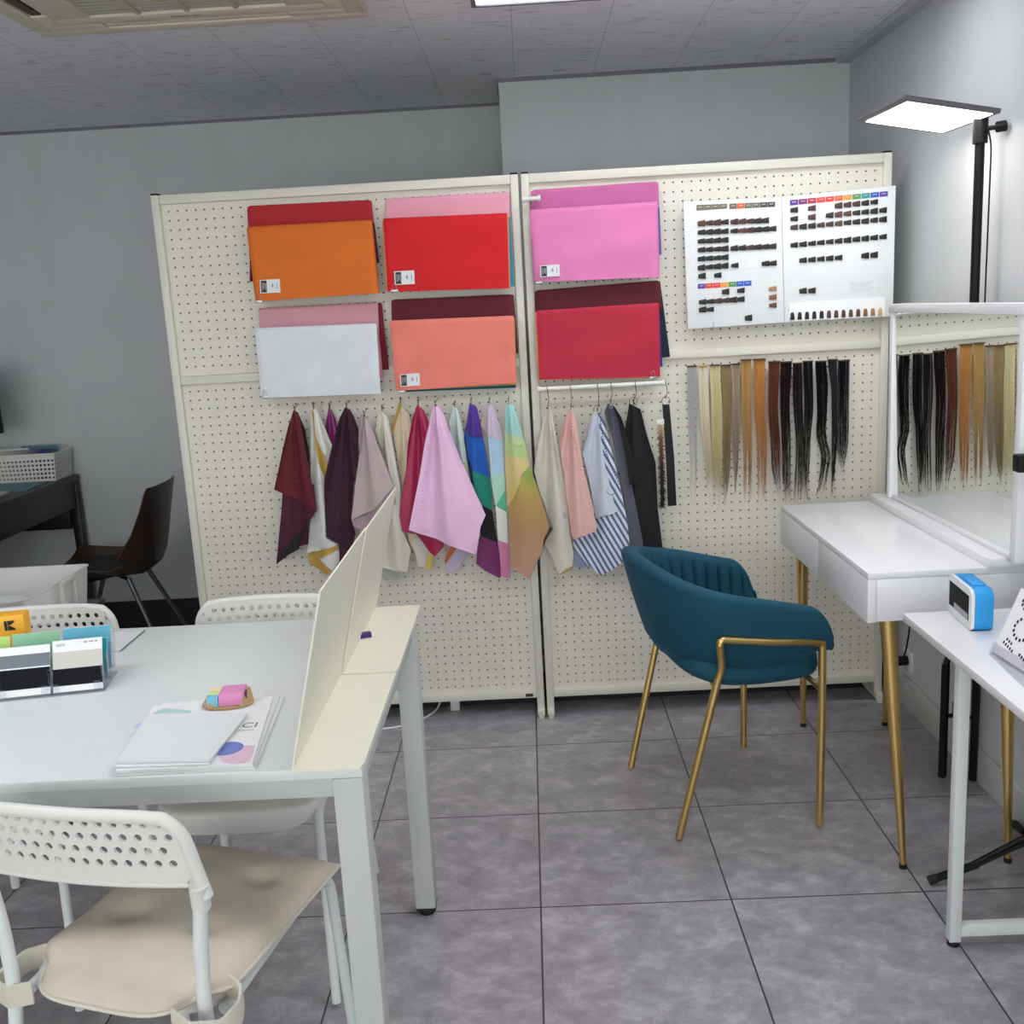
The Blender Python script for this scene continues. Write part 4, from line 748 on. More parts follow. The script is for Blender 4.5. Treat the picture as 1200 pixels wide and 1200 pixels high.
# ------------------------------------------------------------------ hair colour chart
Yc = -.034
lq, rq = CHART['left'], CHART['right']
root = thing('hair_color_chart', 'white open hair colour chart with rows of dark hair swatches on the right pegboard', 'colour chart', ((lq[1][0]), Yc, min(lq[3][1], rq[2][1])))
pages = []
for nm, q in (('left_page', lq), ('right_page', rq)):
    pages.append(MB().prism([(x, Yc, z) for x, z in q], (0, .012, 0), .0015).build('page', 'paper_white', root))
rot_sw = MB
for k, (pg, x, z, m) in enumerate(SWATCHES):
    w_, h_ = .0238, .0190
    tl = -.05 if pg else -.03
    mb = MB(); rnd = random.Random(k)
    d_ = rnd.uniform(.78, 1.0)
    P_ = [(x-w_/2, z+h_*.32*d_), (x+w_/2, z+h_*.5*d_+.001), (x+w_/2, z-h_*.5*d_-.0005), (x-w_/2, z-h_*.4*d_)]
    mb.prism([(a, Yc-.0055, b_) for a, b_ in P_], (0, .0056, 0), .0012)
    mb.build('swatch', m, pages[pg])
for k, (x, z, m) in enumerate(TUFTS):
    mb = MB(); mb.prism([(a, Yc-.008, b_) for a, b_ in [(x-.0068, z-.012), (x+.0068, z-.012), (x+.0058, z+.006), (x+.0035, z+.012), (x-.0035, z+.012), (x-.0058, z+.006)]], (0, .0075, 0), .0012)
    mb.build('fringe_swatch', m, pages[1])
for pg, q, cols in CHART['strips']:
    n = len(cols); names = sorted(set(cols)); mb = MB(); tx = MB()
    for k in range(n):
        a, b_ = lerp(q[0], q[1], k/n), lerp(q[0], q[1], (k+1)/n-.006); c, d = lerp(q[3], q[2], (k+1)/n-.006), lerp(q[3], q[2], k/n)
        mb.use(names.index(cols[k])); mb.prism([(x, Yc-.0008, z) for x, z in (a, b_, c, d)], (0, .0008, 0))
        a2, b2 = lerp(lerp(a, b_, .25), lerp(d, c, .25), .32), lerp(lerp(a, b_, .75), lerp(d, c, .75), .32)
        a3, b3 = lerp(lerp(a, b_, .25), lerp(d, c, .25), .5), lerp(lerp(a, b_, .75), lerp(d, c, .75), .5)
        tx.prism([(x, Yc-.0011, z) for x, z in (a2, b2, b3, a3)], (0, .0003, 0))
    s_ = mb.build('header_strip', names, pages[pg], smooth=False)
    tx.build('header_print', 'print_light', s_, smooth=False)
mb = MB()
for a, b_ in CHART['para']:
    mb.prism([(a[0], Yc-.0004, a[1]), (b_[0], Yc-.0004, b_[1]), (b_[0], Yc-.0004, b_[1]-.0008), (a[0], Yc-.0004, a[1]-.0008)], (0, .0004, 0))
q = CHART['pocket']
mb.build('fine_print', 'print_light', pages[1], smooth=False)
MB().prism([(x, Yc-.0035, z) for x, z in q], (0, .0034, 0)).build('pocket', 'paper_bright', pages[1], smooth=False)
mb = MB()
gl = lambda q_, u, v: lerp(lerp(q_[0], q_[1], u), lerp(q_[3], q_[2], u), v)
for q_, x_ in ((lq, 0), (rq, 1)):
    for k in range(12):
        a, b_ = gl(q_, .1, .13+.06*k), gl(q_, .93, .13+.06*k)
        mb.prism([(a[0], Yc-.0002, a[1]), (b_[0], Yc-.0002, b_[1]), (b_[0], Yc-.0002, b_[1]-.0004), (a[0], Yc-.0002, a[1]-.0004)], (0, .0002, 0))
mb.build('ruled_lines', 'card_beige', pages[0], smooth=False)
for x, z in CHART['clips']:
    t = thing('hook_clip', 'clear hook under the %s half of the hair colour chart' % ('left' if x < .8 else 'right'), 'hook', (x, -.04, z-.01), 0, 'clear hooks holding the chart')
    MB().tube(fillet([(x, .018, z-.012), (x, -.044, z-.012), (x, -.050, z+.010)], .006), .0025, 8).build('hook', 'acrylic', t)

# ------------------------------------------------------------------ white dressing table (vanity) with mirror
VX0, VX1, VY0, VY1, VZ = .787, 1.195, -1.056, -.212, .775
root = thing('vanity_table', 'white dressing table with gold tapered legs, its short side to the pegboard', 'dressing table', ((VX0+VX1)/2, (VY0+VY1)/2, 0))
MB().box((VX0+.022, VY0+.0005, .652), (VX1, VY1-.0005, VZ-.0165), .0015).build('body', 'vanity_white', root)
MB().box((VX0, VY0, VZ-.016), (VX1, VY1, VZ), .0015).build('top', 'vanity_white', root)
ym = (VY0+VY1)/2
MB().box((VX0, VY0, .650), (VX0+.0215, ym-.001, VZ-.0165), .001).build('drawer_front', 'vanity_white', root)
MB().box((VX0, ym+.001, .650), (VX0+.0215, VY1, VZ-.0165), .001).build('drawer_front', 'vanity_white', root)
MB().box((1.070, VY0-.006, VZ+.0003), (VX1+.003, VY1+.004, .797), .001).build('rear_ledge', 'vanity_white', root)
for (x0, y0), (x1, y1) in (((.846, VY0+.03), (.883, -1.068)), ((.846, VY1-.03), (.868, -.186)), ((1.135, VY0+.03), (1.150, -1.060)), ((1.135, VY1-.03), (1.136, -.205))):
    mb = MB(); n = 16; rings = []
    for t in (0, .02, .5, .97, 1.0):
        z = .650-(.650-.012)*t; r = .0215*(1-t)+.0085*t
        ring = []
        for j in range(n):
            a = 2*pi*j/n; k = 1.0-.42*max(0, cos(a-2.6))**10
            ring.append((x0+(x1-x0)*t+r*k*cos(a), y0+(y1-y0)*t+r*k*sin(a), z))
        rings.append(ring)
    mb.loft(rings)
    lg = mb.build('leg', 'gold_metal', root, angle=50)
    MB().tube([(x1, y1, 0), (x1, y1, .0125)], .0095, 14).build('foot_pad', 'black_rubber', lg)
# mirror standing on the ledge
root = thing('vanity_mirror', 'large white framed mirror standing on the dressing table ledge, reflecting the hair strands', 'mirror', (1.14, -.68, .797))
my0, my1, mz0, mz1 = -1.115, -.262, .7975, 1.392
for ya_ in (my0, my1-.026): MB().box((1.105, ya_, mz0), (1.155, ya_+.026, mz1-.0245), .0015).build('side_frame', 'vanity_white', root)
MB().box((1.100, my0, mz1-.024), (1.156, my1, mz1+.001), .0015).build('top_frame', 'vanity_white', root)
MB().box((1.112, my0+.026, mz0), (1.155, my1-.026, mz0+.010), .001).build('bottom_frame', 'vanity_white', root)
def mx_(y, z): return 1.1183-.0169*(z-1.1)-.014*(y+.6)
g = MB(); ya, yb_, za, zb_ = my0+.0262, my1-.0262, mz0+.0102, mz1-.0243
g.prism([(mx_(ya, za), ya, za), (mx_(yb_, za), yb_, za), (mx_(yb_, zb_), yb_, zb_), (mx_(ya, zb_), ya, zb_)], (.005, 0, 0))
g.build('mirror_glass', 'mirror_glass', root, smooth=False)
MB().box((1.135, ya, za), (1.150, yb_, zb_)).build('backing', 'plastic_grey_white', root)

# ------------------------------------------------------------------ teal chair
yaw = radians(11.1)
root = thing('upholstered_chair', 'teal velvet tub chair with channelled back and gold tube frame at the dressing table', 'chair', (.49, -.636, 0), yaw-pi/2)
def TC(f, l, z): return (-l, f, z)      # forward, left, up -> local x right, y forward
# backrest shell
NS = 240
path = []
La, bf, bl, f0 = .208, .214, .255, .020
raw = []
for i in range(40): raw.append((f0+La*(1-i/40), -bl))
for i in range(121):
    a = -pi/2-pi*i/120; 
    ca, sa = cos(a), sin(a)
    k = 2/2.15
    raw.append((f0+bf*(-1 if ca < 0 else 1)*abs(ca)**k, bl*(1 if sa > 0 else -1)*abs(sa)**k))
for i in range(1, 41): raw.append((f0+La*i/40, bl))
ds = [0]
for i in range(1, len(raw)): ds.append(ds[-1]+math.dist(raw[i], raw[i-1]))
def resample(s):
    s *= ds[-1]
    for i in range(1, len(ds)):
        if ds[i] >= s:
            t = (s-ds[i-1])/max(1e-9, ds[i]-ds[i-1]); return lerp(raw[i-1], raw[i], t)
    return raw[-1]
def sm(a, b, x):
    t = min(1, max(0, (x-a)/(b-a))); return t*t*(3-2*t)
rings = []
for i in range(NS+1):
    s = i/NS; c = resample(s); c2 = resample(min(1, s+.004)); c1 = resample(max(0, s-.004))
    tx, ty = c2[0]-c1[0], c2[1]-c1[1]; L_ = math.hypot(tx, ty); nx_, ny_ = -ty/L_, tx/L_
    # outward normal: away from the seat centre
    if nx_*(c[0]-f0)+ny_*c[1] < 0: nx_, ny_ = -nx_, -ny_
    a = abs(2*s-1)
    tt = (-.06-c[0])/.15
    zt = .6986+.039*tt+(.034*tt*tt if tt > 0 else 0)
    e_ = max(0, (c[0]-.160)/.0685)
    zt -= .105*(1-math.sqrt(max(0, 1-.985*e_*e_)))
    zb = .474+.006*sm(.1, .5, a)+.026*sm(.6, 1.0, a)
    lean = .046*(1-sm(.3, .85, a))+.020
    th = .050-.006*a
    rib = .0125*(1-(1-abs(sin(pi*s*30)))**3)
    ring = []
    H = zt-zb
    def at(n_, z):
        h = (z-zb)/max(.05, H)
        o = n_+lean*(h-.45)-.012*(1-h)**3
        return TC(c[0]+nx_*o, c[1]+ny_*o, z)
    hw = th/2
    rt = .022
    for z in [zb+(H-rt)*k/7 for k in range(8)]: ring.append(at(hw-(.010 if z == zb else 0), z))
    for k in range(1, 6):
        q = pi*k/6; ring.append(at(hw*cos(q), zt-rt+rt*sin(q)))
    for k in range(7, -1, -1):
        z = zb+(H-rt)*k/7; kk = .3 if k == 7 else 1
        ring.append(at(-hw+.012*kk-rib*kk if k > 0 else -hw+.012, z))
    rings.append(ring)
# round off the two arm ends
def shrink(ring, k, adv):
    c = [sum(q[j] for q in ring)/len(ring) for j in range(3)]
    return [(c[0]+(q[0]-c[0])*k, c[1]+(q[1]-c[1])+adv, c[2]+(q[2]-c[2])*(.72+.28*k)) for q in ring]
A_ = [shrink(rings[0], k, adv) for k, adv in ((.15, .008), (.60, .007), (.88, .004))]
Z_ = [shrink(rings[-1], k, adv) for k, adv in ((.88, .004), (.60, .007), (.15, .008))]
MB().loft(A_+rings+Z_).build('backrest', 'teal_velvet', root, local=True, angle=70)
# seat cushion
mb = MB(); rings = []
n = 48
for z, k in ((.416, .80), (.419, .90), (.428, .97), (.445, 1.0), (.468, .99), (.484, .96), (.496, .88), (.502, .6), (.504, .2)):
    ring = []
    for j in range(n):
        a = 2*pi*j/n; e_ = 2/4.4
        x = (abs(cos(a))**e_)*(1 if cos(a) > 0 else -1); y = (abs(sin(a))**e_)*(1 if sin(a) > 0 else -1)
        lift = .030*max(0, -y)**2*(1 if z < .46 else .3)
        ring.append((x*.238*k, .045+y*.200*k, z+lift))
    rings.append(ring)
mb.loft(rings); mb.build('seat', 'teal_velvet', root, local=True, angle=70)
for s_ in (-1, 1):
    ff = (.197, s_*.262); fr_ = (-.083, s_*.268); kk = (-.076, s_*.238); rf = (-.194, s_*.223)
    lg = MB().tube(fillet([TC(ff[0], ff[1]*.99, .010), TC(ff[0]+.004, ff[1], .30), TC(ff[0]+.004, ff[1], .533), TC(ff[0]-.02, ff[1], .537)], .014), .0105, 12).build('leg', 'gold_metal', root, local=True)
    MB().tube([TC(ff[0], ff[1]*.99, 0), TC(ff[0], ff[1]*.99, .018)], .0125, 12).build('foot_pad', 'black_rubber', lg).location -= lg.location
    lg = MB().tube(fillet([TC(rf[0], rf[1], .010), TC(kk[0]-.006, kk[1], .455), TC(kk[0]+.004, kk[1]+s_*.004, .49), TC(fr_[0]-.004, fr_[1], .565)], .02), .0105, 12).build('leg', 'gold_metal', root, local=True)
    MB().tube([TC(rf[0]-.002, rf[1], 0), TC(rf[0], rf[1], .018)], .0125, 12).build('foot_pad', 'black_rubber', lg).location -= lg.location
    ar = MB().tube(fillet([TC(fr_[0]-.004, fr_[1], .560), TC(fr_[0], fr_[1], .577), TC(.06, s_*.275, .556), TC(ff[0]+.004, ff[1], .537), TC(ff[0]+.004, ff[1], .528)], .012), .0105, 12).build('arm_bar', 'gold_metal', root, local=True)
    MB().tube([TC(.135, s_*.270, .541), TC(.135, s_*.288, .541)], .006, 12).build('screw', 'dark_steel', ar).location -= ar.location
    MB().tube([TC(kk[0]-.012, kk[1], .43), TC(kk[0]+.0, s_*.12, .446)], .008, 8).build('brace', 'gold_metal', root, local=True)
    MB().tube([TC(ff[0], ff[1], .405), TC(ff[0]-.02, s_*.16, .432)], .008, 8).build('brace', 'gold_metal', root, local=True)

# ------------------------------------------------------------------ small white desk at the right
DX0, DX1, DY0, DY1, DZ = .817, 1.262, -2.25, -1.203, .72
root = thing('side_desk', 'white steel framed desk at the right edge, a blue clock on top', 'desk', ((DX0+DX1)/2, (DY0+DY1)/2, 0))
MB().box((DX0, DY0, DZ-.018), (DX1, DY1, DZ), .0015).build('desktop', 'vanity_white', root)
for y in (-1.393, -2.08):
    fm = MB(); w = .025
    fm.box((.868, y, .012), (.868+w, y+w, DZ-.018), .0015).box((1.222, y, .012), (1.222+w, y+w, DZ-.018), .0015)
    fm.box((.868+w, y, .026), (1.222, y+w, .051), .0015).box((.868+w, y, DZ-.043), (1.222, y+w, DZ-.018), .0015)
    f_ = fm.build('leg_frame', 'white_powder', root)
    for x in (.868+w/2, 1.222+w/2, 1.06): MB().tube([(x, y+w/2, 0), (x, y+w/2, .013 if x != 1.06 else .027)], .013, 14).build('glide', 'black_rubber', f_)
MB().box((.872, -2.06, DZ-.043), (.892, -1.39, DZ-.018), .001).build('side_rail', 'white_powder', root)
# clock
root = thing('alarm_clock', 'blue and white digital alarm clock on the white desk at the right', 'clock', (.935, -1.277, DZ+.0005), radians(-5))
hl, hd, hh = .078, .023, .090
def rrect(y0, y1, z0, z1, r, n=6):
    o = []
    for cx_, cz_, a0 in ((y1-r, z1-r, 0), (y0+r, z1-r, pi/2), (y0+r, z0+r*.6, pi), (y1-r, z0+r*.6, 3*pi/2)):
        rr_ = r if cz_ > .04 else r*.6
        for k in range(n+1): a = a0+pi/2*k/n; o.append((cx_+(r if cx_ else r)*cos(a)*(1 if rr_ == r else .6)+((.4*r) if (rr_ != r and cos(a) > 0 and cx_ > 0) else (-.4*r if rr_ != r and cx_ < 0 else 0)), cz_+rr_*sin(a)))
    return o
prof = rrect(-hl, hl, 0, hh, .022)
MB().prism([(-hd+.008, y, z) for y, z in prof], (2*hd-.008, 0, 0), .002).build('shell', 'clock_blue', root, local=True)
MB().prism([(-hd, y, z) for y, z in prof], (.0079, 0, 0), .0015).build('bezel', 'clock_face', root, local=True)
MB().box((-hd-.0012, -hl+.016, .020), (-hd+.0005, hl-.016, .074)).build('display', 'lcd', root, local=True)
MB().box((-hd-.0016, -hl+.018, .0205), (-hd-.0011, hl-.05, .034)).build('display_strip', 'lcd_grey', root, local=True)
MB().box((-hd+.012, -hl+.035, hh-.001), (hd-.006, hl-.035, hh+.004), .002).build('snooze_button', 'clock_blue', root, local=True)
# acrylic card stand
root = thing('acrylic_sign', 'clear acrylic sign holder with a white dotted card, beside the blue clock', 'sign holder', (.90, -1.60, DZ+.0005))
lean = lambda t: .888+.052*t
def sp_(y, t, dx=0): return (lean(t)+dx-.010*(y+1.49)/.15, y, DZ+.004+.130*t)
def sheet(name, y0, y1, t0, t1, dx, th, m, par, sm_=False): return MB().prism([sp_(y0, t0, dx), sp_(y1, t0, dx), sp_(y1, t1, dx), sp_(y0, t1, dx)], (th, 0, 0)).build(name, m, par, smooth=sm_)
sheet('card', -1.72, -1.49, .02, 1.0, 0, .001, 'paper_bright', root)
sheet('back_plate', -1.725, -1.487, 0, .75, .0016, .002, 'acrylic', root)
sheet('front_lip', -1.725, -1.487, 0, .16, -.004, .002, 'acrylic', root)
MB().prism([(.862, -1.725, DZ+.0006), (.862+.02, -1.49, DZ+.0006), (.94, -1.487, DZ+.0006), (.93, -1.725, DZ+.0006)], (0, 0, .003)).build('base_plate', 'acrylic', root, smooth=False)
pr = MB()
def dash(y, t, dy, dt):
    pr.prism([sp_(y-dy, t-dt, -.0004), sp_(y+dy, t-dt, -.0004), sp_(y+dy, t+dt, -.0004), sp_(y-dy, t+dt, -.0004)], (.0004, 0, 0))
for cy_, ct_, ry_, rt_, nn_ in ((-1.548, .50, .026, .15, 14), (-1.605, .47, .024, .15, 13), (-1.535, .86, .022, .10, 11)):
    for k in range(nn_):
        a = 2*pi*k/nn_; dash(cy_+ry_*cos(a), ct_+rt_*sin(a), .0028, .022)
for r_, (cnt, t_) in enumerate(((5, .22), (3, .28))):
    for k in range(cnt): dash(-1.512-.0085*k-(.006 if r_ else 0), t_-.012*k, .0022, .02)
for k in range(6): dash(-1.572-.0085*k, .18-.012*k, .0026, .022)
for k in range(2): dash(-1.598-.0085*k, .24-.012*k, .0026, .022)
pr.build('dotted_print', 'print_black', root, smooth=False)

# ------------------------------------------------------------------ lamp stands behind the dressing table
root = thing('led_panel_lamp', 'flat lit LED panel lamp on a black pole behind the mirror', 'lamp', (1.20, -.60, 0))
px_, py_ = 1.213, -.60
MB().tube([(px_, py_, .02), (px_, py_, 1.815)], .0125, 14).build('pole', 'black_plastic', root)
for k, a in enumerate((3.25, 4.3, 5.5)):
    lx, ly = px_+.046*cos(a), py_+.046*sin(a)
    MB().tube([(lx, ly, .008), (lx, ly, .36)], .0125, 4).tube([(lx, ly, .36), (px_+.016*cos(a), py_+.016*sin(a), .46)], .009, 6).tube([(px_+.01*cos(a), py_+.01*sin(a), .20), (lx, ly, .20)], .006, 6).build('folded_leg', 'black_plastic', root)
for z in (.19, .44, .98): MB().tube([(px_, py_, z), (px_, py_, z+.045)], .0195, 14).build('collar', 'black_plastic', root)
MB().tube([(px_, py_, 1.80), (px_, py_, 1.865)], .019, 14).build('head_mount', 'black_plastic', root)
kn = MB().tube([(px_+.015, py_-.012, 1.835), (px_+.034, py_-.030, 1.835)], .006, 8); kn.tube([(px_+.030, py_-.027, 1.835), (px_+.046, py_-.043, 1.835)], .014, 10); kn.build('clamp_knob', 'black_plastic', root)
MB().tube(fillet([(px_+.004, py_-.015, 1.86), (px_+.022, py_-.018, 1.80), (px_+.020, py_-.018, 1.2), (px_+.016, py_-.014, .45)], .03), .0022, 6).build('cable', 'black_plastic', root)
hr_ = MB()
c0 = Vector((1.093, -.53, 1.8828)); RT = Matrix.Rotation(.0105, 3, 'Z') @ Matrix.Rotation(.1875, 3, 'Y') @ Matrix.Rotation(.0159, 3, 'X')
def lbox(x0, x1, y0, y1, z0, z1):
    return [(RT @ Vector(q))+c0 for q in ((x0, y0, z0), (x1, y0, z0), (x1, y1, z0), (x0, y1, z0))], (RT @ Vector((0, 0, z1-z0)))
q_, d_ = lbox(-.125, .125, -.175, .175, .0, .012); hd_ = MB().prism(q_, d_, .002).build('panel_housing', 'lamp_grey', root)
q_, d_ = lbox(-.108, .113, -.158, .152, -.0012, -.0002); MB().prism(q_, d_).build('light_panel', 'led_white', hd_, smooth=False)
MB().tube([(px_, py_, 1.862), tuple(RT @ Vector((.115, -.06, .004))+c0)], .010, 10).build('tilt_joint', 'black_plastic', root)
# second tripod, mostly outside the right edge
root = thing('tripod_stand', 'black tripod stand between the dressing table and the white desk at the right edge', 'tripod', (1.18, -1.145, 0))
hx, hy = 1.18, -1.145
MB().tube([(hx, hy, .12), (hx, hy, 1.06)], .012, 14).build('pole', 'black_plastic', root)
MB().tube([(hx, hy, .085), (hx, hy, .150)], .022, 14).tube([(hx, hy, .06), (hx, hy, .09)], .016, 12).build('hub', 'black_plastic', root)
for ex, ey in ((.917, -1.147), (1.243, -.90), (1.243, -1.36)):
    d_ = Vector((ex-hx, ey-hy, 0)); n_ = Vector((-d_.y, d_.x, 0)).normalized()*.012
    mb = MB()
    mb.tube([(hx+d_.x*.05+n_.x, hy+d_.y*.05+n_.y, .138), (hx+d_.x*.62, hy+d_.y*.62, .048)], .006, 6)
    mb.tube([(hx+d_.x*.05-n_.x, hy+d_.y*.05-n_.y, .100), (hx+d_.x*.62, hy+d_.y*.62, .040)], .006, 6)
    mb.tube([(hx+d_.x*.55, hy+d_.y*.55, .050), (hx+d_.x*.95, hy+d_.y*.95, .016)], .0095, 8)
    lg = mb.build('leg', 'black_plastic', root)
    MB().tube([(hx+d_.x*.93, hy+d_.y*.93, .017), (ex, ey, .0115)], .0115, 10).build('leg_tip', 'black_rubber', lg)
MB().box((hx-.103, hy-.026, 1.022), (hx-.055, hy+.006, 1.062), .005).tube([(hx-.06, hy-.010, 1.040), (hx, hy, 1.035)], .008, 8).build('clamp', 'black_plastic', root)
# wall outlet with cable below the dressing table
root = thing('wall_outlet', 'small wall outlet with a black plug under the dressing table', 'outlet', (XR-.005, -.06, .14))
MB().box((XR-.010, -.10, .135), (XR, -.02, .205), .002).build('plate', 'outlet', root)
pl = MB().tube([(XR-.010, -.06, .17), (XR-.045, -.06, .17)], .017, 12).build('plug', 'black_plastic', root)
MB().tube(fillet([(XR-.045, -.06, .17), (XR-.05, -.05, .13), (XR-.02, -.03, .165), (XR-.022, -.075, .20), (XR-.015, -.085, .28), (XR-.012, -.10, .40), (XR-.012, -.12, .60)], .03), .003, 8).build('cord', 'black_plastic', pl)

# ------------------------------------------------------------------ white meeting table
TX0, TX1, TY0_, TY1_, TZ = -2.35, -.293, -1.945, -1.145, .755
root = thing('meeting_table', 'long white table with square legs in the left foreground', 'table', ((TX0+TX1)/2, (TY0_+TY1_)/2, 0))
MB().box((TX0, TY0_, TZ-.018), (TX1, TY1_, TZ), .002).build('tabletop', 'table_white', root)
ap = MB(); w = .05
ap.box((TX0+w, TY0_+.008, TZ-.052), (TX1-w, TY0_+.04, TZ-.0185), .001).box((TX0+w, TY1_-.04, TZ-.052), (TX1-w, TY1_-.008, TZ-.0185), .001)
ap.box((TX0+.008, TY0_+w, TZ-.052), (TX0+.04, TY1_-w, TZ-.0185), .001).box((TX1-.04, TY0_+w, TZ-.052), (TX1-.008, TY1_-w, TZ-.0185), .001)
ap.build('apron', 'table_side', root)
for x in (TX0, TX1-w):
    for y in (TY0_+.001, TY1_-w-.001):
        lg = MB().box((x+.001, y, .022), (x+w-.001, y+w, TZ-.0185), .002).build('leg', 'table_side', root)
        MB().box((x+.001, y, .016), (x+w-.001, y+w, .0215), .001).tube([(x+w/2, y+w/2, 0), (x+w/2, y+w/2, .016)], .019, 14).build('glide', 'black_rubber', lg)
# folded card dividers
def divider(y0, y1, dz, dx, label):
    root = thing('card_divider', label, 'divider', (-.36, (y0+y1)/2, TZ+.0005), 0, 'white folded dividers at the table end')
    z = TZ+.0006+dz; x0 = -.402+dx
    MB().prism([(x0, y0, z), (-.294+dx*.6, y0, z), (-.290+dx*.6, y0+.02, z), (-.290+dx*.6, y1, z), (x0, y1, z)], (0, 0, .0032)).build('base', 'cream_card', root, smooth=False)
    MB().prism([(x0, y0, z+.0032), (x0, y1, z+.0032), (x0+.070, y1, z+.290), (x0+.070, y0, z+.290)], (.0035, 0, .0)).build('upright', 'cream_card', root, smooth=False)
divider(-1.955, -1.512, 0, 0, 'cream white folded divider at the near right corner of the table')
divider(-1.540, -1.095, .0036, .005, 'cream white folded divider at the far right end of the table')
root = thing('eraser', 'tiny white and dark blue eraser lying on the far card divider', 'eraser', (-.388, -1.322, TZ+.008), radians(20))
MB().box((-.016, -.008, 0), (.016, .008, .009), .0015).build('rubber', 'paper_bright', root, local=True)
MB().box((-.011, -.0085, -.0003), (.0165, .0085, .0095), .001).build('sleeve', 'indigo', root, local=True)
# brochures
def booklet(name, label, quad, z, th, m, grp):
    cx_ = sum(q[0] for q in quad)/4; cy_ = sum(q[1] for q in quad)/4
    r = thing(name, label, 'brochure', (cx_, cy_, z), 0, grp)
    MB().prism([(x, y, z) for x, y in quad], (0, 0, th), .0004).build('pages', m, r, smooth=False)
    return r
z = TZ+.0005
b1 = booklet('brochure', 'white brochure at the bottom of the stack on the table, its edge sticking out right', [(-.686, -1.943), (-.462, -1.938), (-.486, -1.642), (-.711, -1.656)], z, .004, 'paper_white', 'white brochures stacked on the table')
b1b = booklet('brochure', 'thin white brochure just under the printed one, slightly fanned out to the right', [(-.684, -1.942), (-.464, -1.938), (-.494, -1.645), (-.709, -1.660)], z+.0042, .003, 'paper_white', 'white brochures stacked on the table')
b2 = booklet('brochure', 'white brochure with blue and pink circles and the letters CI', [(-.682, -1.942), (-.466, -1.939), (-.503, -1.655), (-.707, -1.664)], z+.0074, .004, 'paper_bright', 'white brochures stacked on the table')
zc = z+.0115
mb = MB(); mb.use(0); mb.disc((-.523, -1.880, zc+.0004), .026, 28)
mb.use(1); mb.v, mb.f, mb.mi = mb.v, mb.f, mb.mi
o = mb.build('cover_print', 'blue_print', b2, smooth=False)
mb = MB(); P_ = [(-.492+.034*cos(a), -1.905+.034*sin(a)) for a in [2*pi*k/32 for k in range(32)]]
mb.add([(min(x, -.4705-.125*(y+1.94)), y, zc+.0003) for x, y in P_], [tuple(range(32))]); mb.build('cover_print', 'pink_print', b2, smooth=False)
cu = bpy.data.curves.new('letters', 'FONT'); cu.body = 'CI'; cu.size = .030; cu.align_x = 'CENTER'
to = bpy.data.objects.new('letters', cu); COL.objects.link(to)
dg = bpy.context.evaluated_depsgraph_get(); dg.update()
me = bpy.data.meshes.new_from_object(to.evaluated_get(dg)); bpy.data.objects.remove(to, do_unlink=True)
me.materials.clear(); me.materials.append(MATS['print_grey'])
lo = bpy.data.objects.new('cover_lettering', me); COL.objects.link(lo); lo.parent = b2
lo.location = Vector((-.510, -1.797, zc+.0004))-b2.location; lo.rotation_euler = (0, 0, radians(4))
mb = MB(); mb.box((-.526, -1.809, zc), (-.498, -1.807, zc+.0004)); mb.build('cover_tagline', 'print_light', b2, smooth=False)
z2 = zc+.0008
b3 = booklet('brochure', 'white brochure with a mint and blue circle peeking out beneath the blank one on top', [(-.685, -1.936), (-.534, -1.940), (-.530, -1.750), (-.715, -1.686)], z2, .0035, 'paper_bright', 'white brochures stacked on the table')
mb = MB(); P_ = [(-.668+.036*cos(a), -1.732+.034*sin(a)) for a in [2*pi*k/32 for k in range(32)]]
mb.add([(x, min(y, -1.692-(x+.715)*.34), z2+.0037) for x, y in P_], [tuple(range(32))]); mb.build('cover_print', 'mint_print', b3, smooth=False)
MB().disc((-.700, -1.776, z2+.0038), .014, 24).build('cover_print', 'lav_print', b3, smooth=False)
MB().disc((-.696, -1.738, z2+.0039), .012, 24).build('cover_print', 'blue_print', b3, smooth=False)
b4 = booklet('brochure', 'blank pale grey brochure lying on top of the stack', [(-.686, -1.930), (-.533, -1.938), (-.524, -1.750), (-.706, -1.735)], z2+.0042, .0035, 'paper_white', 'white brochures stacked on the table')
# sticky note dispenser
zd = zc+.0007
root = thing('note_dispenser', 'kraft cardboard dispenser with pink and pastel sticky notes beside the brochures', 'sticky notes', (-.577, -1.688, zd), radians(4))
n = 28
P_ = [(.046*cos(2*pi*k/n)*(1.0), .028*sin(2*pi*k/n)) for k in range(n)]
MB().prism([(x, y, 0) for x, y in P_], (0, 0, .004), .0005).prism([(-.046, -.006, .004), (-.028, -.028, .004), (-.026, -.018, .020), (-.034, .0, .022)], (.006, .002, 0)).prism([(.030, -.026, .004), (.046, .004, .004), (.040, .012, .026), (.030, -.005, .026)], (-.004, .003, 0)).build('tray', 'kraft', root, local=True)
MB().prism([(-.012, -.022, .0045), (.030, -.020, .0045), (.030, .022, .0045), (-.012, .022, .0045)], (.002, 0, .024), .0008).build('pink_notes', 'note_pink', root, local=True)
for k, (m, y0, y1) in enumerate((('note_blue', -.022, -.006), ('note_green', -.0055, .009), ('note_cream', .0095, .022))):
    MB().box((-.032, y0, .0045), (-.0125, y1, .022+.002*k), .0005).build('pastel_notes', m, root, local=True)
MB().tube([(.0325, .002, .014), (.036, .002, .014)], .011, 16).build('roll_end', 'note_purple', root, local=True)

